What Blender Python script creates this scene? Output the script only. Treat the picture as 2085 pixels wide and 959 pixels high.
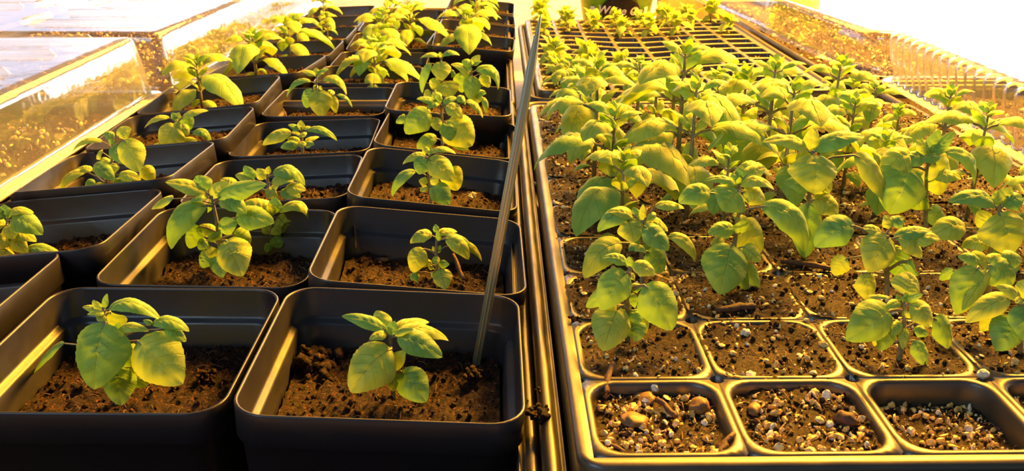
import bpy, bmesh, math, random
from mathutils import Vector, Matrix, noise, Euler
for o in list(bpy.data.objects): bpy.data.objects.remove(o)
C = bpy.context.scene
COL = C.collection
R = math.radians
PI = math.pi

# ------------------------------------------------------------------ camera, world, lights, exposure
FOC, CAMH = 1800.0, 0.153                      # focal length in pixels of the 2085 wide frame, height over the rim plane (z = 0)
PITCH = math.atan(729 / 1800.0)
YAW = math.atan(27 / 1800.0 * math.cos(PITCH))
cd = bpy.data.cameras.new('camera'); cam = bpy.data.objects.new('camera', cd); COL.objects.link(cam)
cd.sensor_width = 36; cd.lens = 36 * FOC / 2085; cd.clip_start = 0.01; cd.clip_end = 100
cam.location = (0, 0, CAMH); cam.rotation_euler = (PI / 2 - PITCH, 0, -YAW)
C.camera = cam
cd.dof.use_dof = True; cd.dof.focus_distance = 0.36; cd.dof.aperture_fstop = 45

w = bpy.data.worlds.new('world'); C.world = w; w.use_nodes = True
nt = w.node_tree; nt.nodes.clear()
def N(t, typ, **kw):
    n = t.nodes.new(typ)
    for k, v in kw.items(): setattr(n, k, v)
    return n
def ramp(t, stops, interp='LINEAR'):
    n = t.nodes.new('ShaderNodeValToRGB'); n.color_ramp.interpolation = interp
    e = n.color_ramp.elements
    while len(e) > 1: e.remove(e[-1])
    e[0].position = stops[0][0]; e[0].color = (*stops[0][1], 1)
    for p, c in stops[1:]:
        q = e.new(p); q.color = (*c, 1)
    return n
# daylight of the room: bright windows low behind the bench (towards +Y, stronger on the right), dim cool room elsewhere
tc = N(nt, 'ShaderNodeTexCoord'); sep = N(nt, 'ShaderNodeSeparateXYZ'); nt.links.new(tc.outputs['Generated'], sep.inputs[0])
dot = N(nt, 'ShaderNodeVectorMath', operation='DOT_PRODUCT'); dot.inputs[1].default_value = (0.60, 0.80, 0.0)
nt.links.new(tc.outputs['Generated'], dot.inputs[0])
rr = ramp(nt, [(0.0, (.16, .22, .30)), (0.55, (.16, .22, .30)), (0.72, (.20, .28, .42)), (0.9, (4.2, 4.1, 3.9)), (1.0, (8, 7.6, 7))])
mr = N(nt, 'ShaderNodeMapRange'); mr.inputs[1].default_value = -1; mr.inputs[2].default_value = 1
nt.links.new(dot.outputs['Value'], mr.inputs[0]); nt.links.new(mr.outputs[0], rr.inputs[0])
dot2 = N(nt, 'ShaderNodeVectorMath', operation='DOT_PRODUCT'); dot2.inputs[1].default_value = (-0.62, 0.78, 0.0)
nt.links.new(tc.outputs['Generated'], dot2.inputs[0])
mr2 = N(nt, 'ShaderNodeMapRange'); mr2.inputs[1].default_value = -1; mr2.inputs[2].default_value = 1
nt.links.new(dot2.outputs['Value'], mr2.inputs[0])
rr2 = ramp(nt, [(0.0, (0, 0, 0)), (0.86, (0, 0, 0)), (0.93, (.38, .52, .80)), (1.0, (.46, .62, .95))])
nt.links.new(mr2.outputs[0], rr2.inputs[0])
el = ramp(nt, [(0.0, (.05, .05, .05)), (0.49, (.2, .2, .2)), (0.50, (1, 1, 1)), (0.60, (1, 1, 1)), (0.65, (.045, .045, .045)), (0.8, (.06, .06, .06)), (1, (.10, .10, .10))])
mr3 = N(nt, 'ShaderNodeMapRange'); mr3.inputs[1].default_value = -1; mr3.inputs[2].default_value = 1
nt.links.new(sep.outputs['Z'], mr3.inputs[0]); nt.links.new(mr3.outputs[0], el.inputs[0])
ad = N(nt, 'ShaderNodeMix', data_type='RGBA', blend_type='ADD'); ad.inputs[0].default_value = 1
nt.links.new(rr.outputs[0], ad.inputs[6]); nt.links.new(rr2.outputs[0], ad.inputs[7])
mu = N(nt, 'ShaderNodeMix', data_type='RGBA', blend_type='MULTIPLY'); mu.inputs[0].default_value = 1
nt.links.new(ad.outputs[2], mu.inputs[6]); nt.links.new(el.outputs[0], mu.inputs[7])
am = N(nt, 'ShaderNodeMix', data_type='RGBA', blend_type='ADD'); am.inputs[0].default_value = 1
am.inputs[7].default_value = (.05, .07, .10, 1); nt.links.new(mu.outputs[2], am.inputs[6])
bg = N(nt, 'ShaderNodeBackground'); bg.inputs[1].default_value = 1.0
nt.links.new(am.outputs[2], bg.inputs[0]); wo = N(nt, 'ShaderNodeOutputWorld'); nt.links.new(bg.outputs[0], wo.inputs[0])

def area(name, loc, target, sx, sy, power, color):
    l = bpy.data.lights.new(name, 'AREA'); l.shape = 'RECTANGLE'; l.size = sx; l.size_y = sy; l.energy = power; l.color = color
    o = bpy.data.objects.new(name, l); COL.objects.link(o); o.location = loc
    o.rotation_euler = (Vector(target) - Vector(loc)).to_track_quat('-Z', 'Y').to_euler()
    return o
area('grow_lamp', (0.62, 1.15, 0.80), (0.0, 0.38, 0), 0.45, 0.22, 120, (1.0, .425, .03))      # golden grow lamp, behind and right
area('grow_lamp_far', (0.15, 1.9, 0.95), (0.0, 0.7, 0), 1.1, 0.75, 52, (1.0, .425, .03))
area('room_daylight', (-0.9, -0.7, 1.1), (0, 0.5, 0), 0.9, 0.9, 9.5, (.62, .82, 1.0))          # cool window light from behind the camera
vs = C.view_settings; vs.view_transform = 'Standard'; vs.look = 'None'; vs.gamma = 1; vs.exposure = 0.0; vs.use_curve_mapping = False

# ------------------------------------------------------------------ helpers
def ray(x, y):
    a = (x - 1042.5) / FOC; b = -(y - 479.5) / FOC
    sy, cy, sp, cp = math.sin(YAW), math.cos(YAW), math.sin(PITCH), math.cos(PITCH)
    return Vector((sy * cp + a * cy + b * sy * sp, cy * cp - a * sy + b * cy * sp, -sp + b * cp))
def at_z(x, y, z=0.0):
    r = ray(x, y); t = (z - CAMH) / r.z
    return Vector((r.x * t, r.y * t, z))
def at_y(x, y, Y):
    r = ray(x, y); t = Y / r.y
    return Vector((r.x * t, Y, CAMH + r.z * t))

def tagit(o, label=None, cat=None, group=None, kind=None):
    if label: o['label'] = label
    if cat: o['category'] = cat
    if group: o['group'] = group
    if kind: o['kind'] = kind
    return o
def empty(name, loc, rot=(0, 0, 0), **kw):
    o = bpy.data.objects.new(name, None); COL.objects.link(o); o.location = loc; o.rotation_euler = rot
    o.empty_display_size = .01
    return tagit(o, **kw)
class MB:
    def __init__(s): s.v = []; s.f = []; s.uv = {}; s.m = []
    def add(s, vs_, fs, mi=0):
        k = len(s.v); s.v += [tuple(p) for p in vs_]
        for f in fs: s.f.append(tuple(i + k for i in f)); s.m.append(mi)
        return k
    def tube(s, pts, rad, n=8, cap=True, mi=0):
        pts = [Vector(p) for p in pts]; k = len(s.v); ring = []
        up = Vector((0.3, 1, 0.2)).normalized()
        for i, p in enumerate(pts):
            t = (pts[min(i + 1, len(pts) - 1)] - pts[max(i - 1, 0)]).normalized()
            a = t.cross(up); a = a.normalized() if a.length > 1e-4 else Vector((1, 0, 0)); b = t.cross(a)
            r = rad[i] if isinstance(rad, (list, tuple)) else rad
            for j in range(n):
                q = 2 * PI * j / n; ring.append(p + a * (r * math.cos(q)) + b * (r * math.sin(q)))
        fs = [(i * n + j, i * n + (j + 1) % n, (i + 1) * n + (j + 1) % n, (i + 1) * n + j) for i in range(len(pts) - 1) for j in range(n)]
        if cap: fs += [tuple(range(n))[::-1], tuple((len(pts) - 1) * n + j for j in range(n))]
        s.add(ring, fs, mi)
    def box(s, x0, x1, y0, y1, z0, z1, mi=0):
        s.add([(x0, y0, z0), (x1, y0, z0), (x1, y1, z0), (x0, y1, z0), (x0, y0, z1), (x1, y0, z1), (x1, y1, z1), (x0, y1, z1)],
              [(3, 2, 1, 0), (4, 5, 6, 7), (0, 1, 5, 4), (1, 2, 6, 5), (2, 3, 7, 6), (3, 0, 4, 7)], mi)
    def lump(s, c, r, rnd, flat=.7, mi=0):
        k = ICO; M = Euler((rnd.uniform(0, 6), rnd.uniform(0, 6), rnd.uniform(0, 6))).to_matrix()
        sc = Vector((rnd.uniform(.7, 1.2), rnd.uniform(.6, 1.1), flat * rnd.uniform(.6, 1.2)))
        vv = []
        for p in k[0]:
            q = Vector((p.x * sc.x, p.y * sc.y, p.z * sc.z)) * (r * rnd.uniform(.75, 1.15)); vv.append(M @ q + Vector(c))
        s.add(vv, k[1], mi)
    def mesh(s, name, mats, smooth=True):
        me = bpy.data.meshes.new(name); me.from_pydata(s.v, [], s.f)
        for m in (mats if isinstance(mats, (list, tuple)) else [mats]): me.materials.append(m)
        me.polygons.foreach_set('material_index', s.m)
        me.polygons.foreach_set('use_smooth', [smooth] * len(s.f))
        if s.uv:
            ul = me.uv_layers.new(name='UVMap')
            for l in me.loops:
                ul.data[l.index].uv = s.uv.get(l.vertex_index, (0, 0))
        me.update(); return me
    def build(s, name, mats, parent=None, loc=None, smooth=True, **kw):
        o = bpy.data.objects.new(name, s.mesh(name, mats, smooth)); COL.objects.link(o)
        if parent: o.parent = parent
        if loc is not None: o.location = loc
        return tagit(o, **kw)
bm = bmesh.new(); bmesh.ops.create_icosphere(bm, subdivisions=1, radius=1)
ICO = ([v.co.copy() for v in bm.verts], [tuple(v.index for v in f.verts) for f in bm.faces]); bm.free()
def solidify(o, t, off=-1):
    m = o.modifiers.new('thickness', 'SOLIDIFY'); m.thickness = t; m.offset = off; m.use_even_offset = False
def dup(o, parent=None, **kw):
    c = o.copy(); COL.objects.link(c)
    if parent: c.parent = parent
    for ch in list(o.children): dup(ch, c)
    return tagit(c, **kw)

# ------------------------------------------------------------------ materials
def mat(name):
    m = bpy.data.materials.new(name); m.use_nodes = True; t = m.node_tree; t.nodes.clear()
    out = N(t, 'ShaderNodeOutputMaterial'); return m, t, out
def principled(t, **kw):
    p = t.nodes.new('ShaderNodeBsdfPrincipled')
    for k, v in kw.items(): p.inputs[k.replace('_', ' ')].default_value = v
    return p
def noise_tex(t, scale, detail=4, rough=.6, coord='Object'):
    c = N(t, 'ShaderNodeTexCoord'); n = N(t, 'ShaderNodeTexNoise')
    n.inputs['Scale'].default_value = scale; n.inputs['Detail'].default_value = detail; n.inputs['Roughness'].default_value = rough
    t.links.new(c.outputs[coord], n.inputs['Vector']); return n
def bump(t, src, strength, dist, p):
    b = N(t, 'ShaderNodeBump'); b.inputs['Strength'].default_value = strength; b.inputs['Distance'].default_value = dist
    t.links.new(src, b.inputs['Height']); t.links.new(b.outputs[0], p.inputs['Normal']); return b
def plastic(name, col, rough=.35, dust=.5, spec=.5):
    m, t, out = mat(name)
    p = principled(t, Roughness=rough); p.inputs['Specular IOR Level'].default_value = spec
    n = noise_tex(t, 420, 3, .5); rp = ramp(t, [(0, col), (.76, col), (.82, tuple(c + .10 * dust for c in col)), (1, tuple(c + .2 * dust for c in col))])
    t.links.new(n.outputs[0], rp.inputs[0]); t.links.new(rp.outputs[0], p.inputs['Base Color'])
    n2 = noise_tex(t, 60, 4, .6); r2 = ramp(t, [(.3, (rough * .8,) * 3), (.7, (rough * 1.3,) * 3)])
    t.links.new(n2.outputs[0], r2.inputs[0]); t.links.new(r2.outputs[0], p.inputs['Roughness'])
    n3 = noise_tex(t, 180, 2, .5); bump(t, n3.outputs[0], .12, .0006, p)
    t.links.new(p.outputs[0], out.inputs[0]); return m
M_POT = plastic('black_pot_plastic', (.018, .017, .021), .32, .3, .5)
M_TRAY = plastic('black_tray_plastic', (.035, .030, .022), .40, .3, .75)
M_CELL = plastic('cell_tray_plastic', (.05, .040, .022), .36, .35, .9)

def soil_mat(name, dark, mid, light):
    m, t, out = mat(name)
    p = principled(t, Roughness=.6); p.inputs['Specular IOR Level'].default_value = .28
    n = noise_tex(t, 900, 5, .7); rp = ramp(t, [(.42, dark), (.57, mid), (.70, light)])
    t.links.new(n.outputs[0], rp.inputs[0]); t.links.new(rp.outputs[0], p.inputs['Base Color'])
    n2 = noise_tex(t, 650, 6, .75); bump(t, n2.outputs[0], 1.0, .0025, p)
    t.links.new(p.outputs[0], out.inputs[0]); return m
M_SOIL = soil_mat('potting_soil', (.006, .003, .002), (.050, .017, .005), (.46, .16, .035))
M_SOIL2 = soil_mat('seed_mix', (.006, .004, .002), (.050, .022, .007), (.42, .20, .05))
def simple(name, col, rough=.6, nz=0, spec=.5, bumpd=0):
    m, t, out = mat(name); p = principled(t, Roughness=rough); p.inputs['Specular IOR Level'].default_value = spec
    p.inputs['Base Color'].default_value = (*col, 1)
    if nz:
        n = noise_tex(t, nz, 4, .6); rp = ramp(t, [(.3, tuple(c * .55 for c in col)), (.7, tuple(min(1, c * 1.35) for c in col))])
        t.links.new(n.outputs[0], rp.inputs[0]); t.links.new(rp.outputs[0], p.inputs['Base Color'])
        if bumpd: bump(t, n.outputs[0], .6, bumpd, p)
    t.links.new(p.outputs[0], out.inputs[0]); return m
M_VERM = simple('vermiculite', (.74, .50, .13), .24, 700, .9, .0008)
M_PERL = simple('perlite', (.72, .68, .50), .6, 500, .5, .0008)
M_BARK = simple('bark', (.075, .036, .016), .7, 500, .5, .001)
M_TWIG = simple('twig_wood', (.14, .075, .03), .65, 600, .4, .0008)
M_BENCH = simple('cream_bench_board', (.62, .50, .30), .45, 14, .5)
M_CARD = simple('tan_board', (.50, .38, .20), .7, 20, .3)
M_BUCKET = simple('lime_bucket_plastic', (.13, .42, .015), .35, 0, .5)
M_SLATE = simple('chalkboard_black', (.020, .017, .015), .7, 60, .3)
M_WHITE = simple('white_paper', (.80, .80, .78), .7)

def leaf_mat(name, base, light):
    m, t, out = mat(name)
    uv = N(t, 'ShaderNodeUVMap'); uv.uv_map = 'UVMap'; sp = N(t, 'ShaderNodeSeparateXYZ'); t.links.new(uv.outputs[0], sp.inputs[0])
    # u along the midrib (x), v across -1..1 stored as 0..1 (y)
    def mth(op, a, b=None, clamp=False):
        n = N(t, 'ShaderNodeMath', operation=op); n.use_clamp = clamp
        for i, q in enumerate((a, b)):
            if q is None: continue
            if isinstance(q, (int, float)): n.inputs[i].default_value = q
            else: t.links.new(q, n.inputs[i])
        return n.outputs[0]
    av = mth('ABSOLUTE', mth('MULTIPLY_ADD', sp.outputs[1], 2)); 
    av.node.inputs[0].links[0].from_node.inputs[2].default_value = -1
    ph = mth('SUBTRACT', mth('MULTIPLY', sp.outputs[0], 6.0), mth('MULTIPLY', av, 1.5))
    tri = mth('ABSOLUTE', mth('SUBTRACT', mth('FRACT', ph), .5))          # 0.5 on a vein
    side = mth('MULTIPLY', mth('SUBTRACT', tri, .455), 18, True)
    mid = mth('SUBTRACT', 1, mth('MULTIPLY', av, 22), True)
    vein = mth('MAXIMUM', mth('MULTIPLY', side, .45), mid)
    n = noise_tex(t, 130, 3, .5); rp = ramp(t, [(.3, base), (.75, light)]); t.links.new(n.outputs[0], rp.inputs[0])
    mx = N(t, 'ShaderNodeMix', data_type='RGBA'); t.links.new(mth('MULTIPLY', vein, .40), mx.inputs[0])
    t.links.new(rp.outputs[0], mx.inputs[6]); mx.inputs[7].default_value = (.50, .62, .22, 1)
    p = principled(t, Roughness=.55); p.inputs['Specular IOR Level'].default_value = .35
    p.inputs['Sheen Weight'].default_value = .12; p.inputs['Sheen Roughness'].default_value = .4
    t.links.new(mx.outputs[2], p.inputs['Base Color'])
    hs = mth('ADD', mth('MULTIPLY', vein, -.5), mth('MULTIPLY', noise_tex(t, 900, 2, .5).outputs[0], .15))
    b = N(t, 'ShaderNodeBump'); b.inputs['Strength'].default_value = .8; b.inputs['Distance'].default_value = .0010
    t.links.new(hs, b.inputs['Height']); t.links.new(b.outputs[0], p.inputs['Normal'])
    tr = N(t, 'ShaderNodeBsdfTranslucent'); mc = N(t, 'ShaderNodeMix', data_type='RGBA', blend_type='MULTIPLY'); mc.inputs[0].default_value = 1
    t.links.new(mx.outputs[2], mc.inputs[6]); mc.inputs[7].default_value = (1.25, 1.35, .5, 1); t.links.new(mc.outputs[2], tr.inputs[0])
    ms = N(t, 'ShaderNodeMixShader'); ms.inputs[0].default_value = .24
    t.links.new(p.outputs[0], ms.inputs[1]); t.links.new(tr.outputs[0], ms.inputs[2]); t.links.new(ms.outputs[0], out.inputs[0])
    return m
M_LEAF = [leaf_mat('basil_leaf_green', (.20, .39, .050), (.31, .50, .075)),
          leaf_mat('basil_leaf_light', (.35, .47, .050), (.47, .58, .080)),
          leaf_mat('basil_leaf_deep', (.15, .34, .065), (.24, .44, .09))]
M_STEM = simple('basil_stem', (.22, .20, .10), .5, 300)

def clear_mat(name, tint, haze, rough=.06):
    m, t, out = mat(name)
    tr = N(t, 'ShaderNodeBsdfTransparent'); tr.inputs[0].default_value = (*tint, 1)
    gl = N(t, 'ShaderNodeBsdfGlossy'); gl.inputs['Roughness'].default_value = rough; gl.inputs[0].default_value = (1, 1, 1, 1)
    lw = N(t, 'ShaderNodeLayerWeight'); lw.inputs[0].default_value = .5; pw = N(t, 'ShaderNodeMath', operation='POWER'); pw.inputs[1].default_value = 3.6; t.links.new(lw.outputs['Facing'], pw.inputs[0]); fr = N(t, 'ShaderNodeMath', operation='MULTIPLY_ADD'); fr.inputs[1].default_value = .9; fr.inputs[2].default_value = .05; t.links.new(pw.outputs[0], fr.inputs[0])
    n = noise_tex(t, 28, 3, .5); b = N(t, 'ShaderNodeBump'); b.inputs['Strength'].default_value = .35; b.inputs['Distance'].default_value = .0025
    t.links.new(n.outputs[0], b.inputs['Height']); t.links.new(b.outputs[0], gl.inputs['Normal'])
    ms = N(t, 'ShaderNodeMixShader'); t.links.new(fr.outputs[0], ms.inputs[0]); t.links.new(tr.outputs[0], ms.inputs[1]); t.links.new(gl.outputs[0], ms.inputs[2])
    df = N(t, 'ShaderNodeBsdfDiffuse'); df.inputs[0].default_value = (.85, .88, .92, 1)
    tl = N(t, 'ShaderNodeBsdfTranslucent'); tl.inputs[0].default_value = (.85, .88, .92, 1)
    hz = N(t, 'ShaderNodeAddShader'); t.links.new(df.outputs[0], hz.inputs[0]); t.links.new(tl.outputs[0], hz.inputs[1])
    m2 = N(t, 'ShaderNodeMixShader'); m2.inputs[0].default_value = haze
    t.links.new(ms.outputs[0], m2.inputs[1]); t.links.new(hz.outputs[0], m2.inputs[2]); t.links.new(m2.outputs[0], out.inputs[0])
    return m
M_DOME = clear_mat('clear_dome_plastic', (.97, .97, .95), .03)
M_STAKE = None
def stake_mat():
    m, t, out = mat('smoky_green_acrylic')
    p = principled(t, Roughness=.24, Metallic=.75); p.inputs['Base Color'].default_value = (.46, .44, .26, 1)
    p.inputs['Specular IOR Level'].default_value = .7
    t.links.new(p.outputs[0], out.inputs[0]); return m
M_STAKE = stake_mat()

# ------------------------------------------------------------------ bench and boards behind
TRAY_FLOOR = -0.072
b = MB(); b.box(-1.3, 1.3, -0.35, 2.6, TRAY_FLOOR - .03, TRAY_FLOOR)
b.build('bench_top', M_BENCH, label='cream board bench under all the trays', cat='bench', smooth=False)

# ------------------------------------------------------------------ open flat trays (black 1020 trays)
def rrect(x0, x1, y0, y1, r, n=6):
    pts = []
    for cx, cy, a0 in ((x1 - r, y0 + r, -90), (x1 - r, y1 - r, 0), (x0 + r, y1 - r, 90), (x0 + r, y0 + r, 180)):
        for i in range(n + 1):
            a = R(a0 + 90 * i / n); pts.append((cx + r * math.cos(a), cy + r * math.sin(a)))
    return pts
def flat_tray(x0, x1, y0, y1, zr, label, group='black trays under the pots and cells', ridges=True, name='seedling_tray'):
    """rolled rim round a ribbed wall down to a flat floor"""
    zf = TRAY_FLOOR + .0015
    # (inset from outer edge, z)
    prof = [(0.0, zr - .010), (-.0004, zr - .004), (.0010, zr - .0008), (.0024, zr), (.0042, zr - .0012), (.0050, zr - .0040), (.0058, zr - .0046), (.0062, zr - .0030),
            (.0066, zr - .0030), (.0070, zr - .0052), (.0078, zr - .014), (.0095, zf + .02), (.0120, zf + .004), (.0150, zf)]
    m = MB(); n = 6; k = None; cnt = 4 * (n + 1)
    for d, z in prof:
        m.v += [(x, y, z) for x, y in rrect(x0 + d, x1 - d, y0 + d, y1 - d, max(.018 - d, .004), n)]
    for i in range(len(prof) - 1):
        for j in range(cnt):
            m.f.append((i * cnt + j, i * cnt + (j + 1) % cnt, (i + 1) * cnt + (j + 1) % cnt, (i + 1) * cnt + j)); m.m.append(0)
    m.f.append(tuple((len(prof) - 1) * cnt + j for j in range(cnt))); m.m.append(0)
    o = m.build(name, M_TRAY, label=label, cat='tray', group=group); solidify(o, .0008)
    return o
flat_tray(-.2735, .0118, .165, .700, -.012, 'black plastic tray under the nearest fifteen square pots at left')
flat_tray(-.262, .0135, .712, 1.30, -.020, 'black plastic tray under the farther square pots at left')
flat_tray(.0125, .3010, .186, .668, -.006, 'black plastic tray under the large-cell insert at right')
NL = flat_tray(-.572, -.2765, .10, .672, -.004, 'soil-filled black tray under the nearer clear dome at far left', group='trays under the clear domes')
NL2 = flat_tray(-.556, -.2680, .690, 1.26, -.006, 'soil-filled black tray under the farther clear dome at far left', group='trays under the clear domes')
NR = flat_tray(.3015, .600, .215, .715, -.004, 'soil-filled black tray under the ribbed dome at far right', group='trays under the clear domes')
NR2 = flat_tray(.2880, .575, .735, 1.29, -.006, 'soil-filled black tray under the far right clear dome', group='trays under the clear domes')

# ------------------------------------------------------------------ soil surfaces
def fbm(x, y, s, seed):
    return noise.fractal(Vector((x * s, y * s, seed * 7.3)), 1.0, 2.0, 4) if False else noise.noise(Vector((x * s, y * s, seed * 7.3))) + .5 * noise.noise(Vector((x * s * 2.1, y * s * 2.1, seed * 3.1))) + .3 * noise.noise(Vector((x * s * 4.7, y * s * 4.7, seed)))
def soil_mesh(name, hx, hy, seed, mats, amp=.0016, step=.0011, lumps=90, lump_r=(.0005, .002), flakes=0, fl_r=(.0005, .0016), corner=.012, skirt=.02, tilt=0, mix=None):
    rnd = random.Random(seed); m = MB(); nx = max(4, int(2 * hx / step)); ny = max(4, int(2 * hy / step))
    def pos(i, j):
        x = -hx + 2 * hx * i / nx; y = -hy + 2 * hy * j / ny
        # round the corners by pulling in
        cx, cy = hx - corner, hy - corner
        if abs(x) > cx and abs(y) > cy:
            dx, dy = abs(x) - cx, abs(y) - cy; mxx = max(dx, dy); L = math.hypot(dx, dy)
            if L > 0: x = math.copysign(cx + dx / L * mxx, x); y = math.copysign(cy + dy / L * mxx, y)
        return x, y
    def h(x, y): return amp * (fbm(x, y, 90, seed) * 1.0 + .55 * fbm(x, y, 330, seed + 3) + .35 * fbm(x, y, 900, seed + 5)) + tilt * x
    g = []
    for j in range(ny + 1):
        for i in range(nx + 1):
            x, y = pos(i, j); m.v.append((x, y, h(x, y)))
    m.f = [(j * (nx + 1) + i, j * (nx + 1) + i + 1, (j + 1) * (nx + 1) + i + 1, (j + 1) * (nx + 1) + i) for j in range(ny) for i in range(nx)]
    m.m = [0] * len(m.f)
    for k in range(lumps):
        x = rnd.uniform(-hx, hx) * .95; y = rnd.uniform(-hy, hy) * .95; r = lump_r[0] + (lump_r[1] - lump_r[0]) * rnd.random() ** 3
        m.lump((x, y, h(x, y) + r * .3), r, rnd, .8, 0)
    for k in range(int(lumps * .25)):                                     # fibres
        x = rnd.uniform(-hx, hx) * .9; y = rnd.uniform(-hy, hy) * .9; a = rnd.uniform(0, 6.28); L = rnd.uniform(.0015, .005)
        x2, y2 = x + L * math.cos(a), y + L * math.sin(a)
        m.tube([(x, y, h(x, y) + .0003), ((x + x2) / 2, (y + y2) / 2, h(x, y) + .0012), (x2, y2, h(x2, y2) + .0003)], .00022, 4, False, 1)
    me = m.mesh(name, mats)
    fm = None
    if flakes:
        m2 = MB()
        for k in range(flakes):
            x = rnd.uniform(-hx, hx) * .93; y = rnd.uniform(-hy, hy) * .93; r = fl_r[0] + (fl_r[1] - fl_r[0]) * rnd.random() ** 2.2
            m2.lump((x, y, h(x, y) + r * .35), r, rnd, rnd.choice((.25, .35, .45, .8)), 1 if rnd.random() < .12 else (2 if rnd.random() < .10 else 0))
        fm = m2.mesh(name + '_flakes', [M_VERM, M_PERL, M_BARK], smooth=False)
    return me, fm, h
def obj(name, me, parent=None, loc=(0, 0, 0), rot=(0, 0, 0), **kw):
    o = bpy.data.objects.new(name, me); COL.objects.link(o); o.parent = parent; o.location = loc; o.rotation_euler = rot
    return tagit(o, **kw)

# soil of the domed neighbour trays (seen through the clear plastic)
def tray_soil(parent, x0, x1, y0, y1, z, seed):
    hx, hy = (x1 - x0) / 2, (y1 - y0) / 2
    me, fm, h = soil_mesh('tray_soil', hx, hy, seed, [M_SOIL2, M_TWIG], amp=.003, step=.005, lumps=500, lump_r=(.001, .004), flakes=2600, fl_r=(.0008, .0035), corner=.01)
    obj('soil', me, parent, ((x0 + x1) / 2, (y0 + y1) / 2, z))
    obj('vermiculite_flakes', fm, parent, ((x0 + x1) / 2, (y0 + y1) / 2, z), kind='stuff')
tray_soil(NL, -.562, -.2865, .11, .660, -.014, 51); tray_soil(NL2, -.546, -.2780, .70, 1.25, -.014, 52)
tray_soil(NR, .3160, .590, .225, .705, -.014, 53); tray_soil(NR2, .2980, .565, .745, 1.28, -.014, 54)

# ------------------------------------------------------------------ square pots
SP = .0450
def pot_body():
    m = MB(); n = 7; cnt = 4 * (n + 1)
    prof = [(.0060, -.0700), (.0052, -.055), (.0016, -.0125), (.0001, -.0115), (0, -.0005), (.0002, -.0001), (.0006, 0), (.0010, -.0002), (.0012, -.0008), (.0018, -.0116), (.0026, -.0126), (.0042, -.0133), (.0050, -.0142), (.0080, -.060), (.0085, -.068)]
    for d, z in prof:
        m.v += [(x, y, z) for x, y in rrect(-SP + d, SP - d, -SP + d, SP - d, max(.0115 - d * .8, .004), n)]
    for i in range(len(prof) - 1):
        for j in range(cnt):
            m.f.append((i * cnt + j, i * cnt + (j + 1) % cnt, (i + 1) * cnt + (j + 1) % cnt, (i + 1) * cnt + j)); m.m.append(0)
    m.f.append(tuple(reversed(range(cnt)))); m.m.append(0)
    m.f.append(tuple((len(prof) - 1) * cnt + j for j in range(cnt))); m.m.append(0)
    return m.mesh('pot_body', M_POT)
POT_ME = pot_body()
SOILS = [soil_mesh('pot_soil', SP - .0068, SP - .0068, 11 + i, [M_SOIL, M_TWIG], amp=.0024, step=.0010, lumps=420, lump_r=(.0004, .0018)) for i in range(4)]
POTS = [('A11', -.0375, .2696, .0026, .2, 3.1, -.1), ('A12', -.0343, .3663, -.0002, .5, 5.7, -.7), ('A13', -.0354, .4738, -.0030, -.3, 6.3, 0),
        ('A14', -.0336, .5680, -.0036, -.9, 6.5, -.4), ('A15', -.0363, .6480, .0012, -.1, 3.6, .5),
        ('A21', -.1320, .2780, .0004, 0, 1, 0), ('A22', -.1269, .3800, -.0040, -.5, 1.3, .9), ('A23', -.1275, .4830, -.006, 2.5, -1.8, -2), ('A24', -.1288, .5780, -.008, 1.8, -1.7, -.9), ('A25', -.1295, .6700, -.006, -.2, -.4, .5),
        ('A31', -.2330, .3130, .0000, 2, -5, -2), ('A32', -.2200, .3990, -.0007, 1.1, -4.6, -1.9), ('A33', -.2200, .4900, -.0002, .6, -5.0, -2.9), ('A34', -.2180, .5790, -.0015, 1.6, -4.0, -.1), ('A35', -.2200, .6700, .0001, 1.2, -5.2, 1.5),
        ('B11', -.0290, .9480, -.0083, -2.4, 4.2, -.8), ('B12', -.0257, 1.0460, -.0097, -1.1, 6.4, -.5), ('B13', -.0250, 1.1389, -.0099, 0, 6.3, -.7), ('B14', -.0244, 1.2340, -.0087, -1.2, 4.8, 2),
        ('B21', -.1135, .7750, -.0072, 3.5, 1.3, -2), ('B22', -.1150, .8650, -.0115, 1.2, 1.3, -1), ('B23', -.1150, .9590, -.0083, .3, -1.8, 3), ('B24', -.1170, 1.053, -.008, 2, 1, 0), ('B25', -.1160, 1.147, -.008, 2, 1, 0),
        ('B31', -.2106, .7986, -.0040, -5.6, -3.8, -.4), ('B32', -.2065, .8880, -.0055, -.9, -2.7, .6), ('B33', -.2060, .9790, -.0056, -.1, -2.5, .1), ('B34', -.208, 1.071, -.006, 1, -2, 0), ('B35', -.208, 1.162, -.006, 1, -2, 0)]
COLN = {'1': 'right column of pots, beside the tray seam', '2': 'middle column of pots', '3': 'left column of pots, beside the clear domes'}
ORD = ['nearest', 'second nearest', 'third nearest', 'fourth nearest', 'fifth nearest']
POTOBJ = {}
SOILZ = -.0235
SOILK = {'A14': -.0165, 'A15': -.0155, 'A13': -.0195, 'A23': -.019, 'A24': -.0205, 'A25': -.0155, 'A33': -.0185, 'A34': -.0150, 'A35': -.0140, 'A32': -.022}
def soil_at(k): return SOILK.get(k, SOILZ if k[0] == 'A' else -.0125)
for i, (k, x, y, z, a, r, p) in enumerate(POTS):
    row = int(k[2]) - 1
    cont = {'A31': 'cropped by left edge', 'A22': 'holding two leafy plants', 'A11': 'with the ribbed stake', 'A21': 'cut by bottom edge'}.get(k, '')
    lab = 'black square pot, %s in %s, %s tray' % (ORD[row], {'1': 'right column', '2': 'middle column', '3': 'left column'}[k[1]], {'A': 'front left', 'B': 'rear left'}[k[0]])
    if cont: lab += ', ' + cont
    e = obj('square_pot', POT_ME, None, (x, y, z), (R(p), R(r), R(a)), label=lab, cat='plant pot', group='black square pots')
    s = SOILS[i % 4]; obj('soil', s[0], e, (0, 0, soil_at(k)), (0, 0, PI / 2 * (i % 3)))
    POTOBJ[k] = e
bpy.context.view_layer.update()

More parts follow.
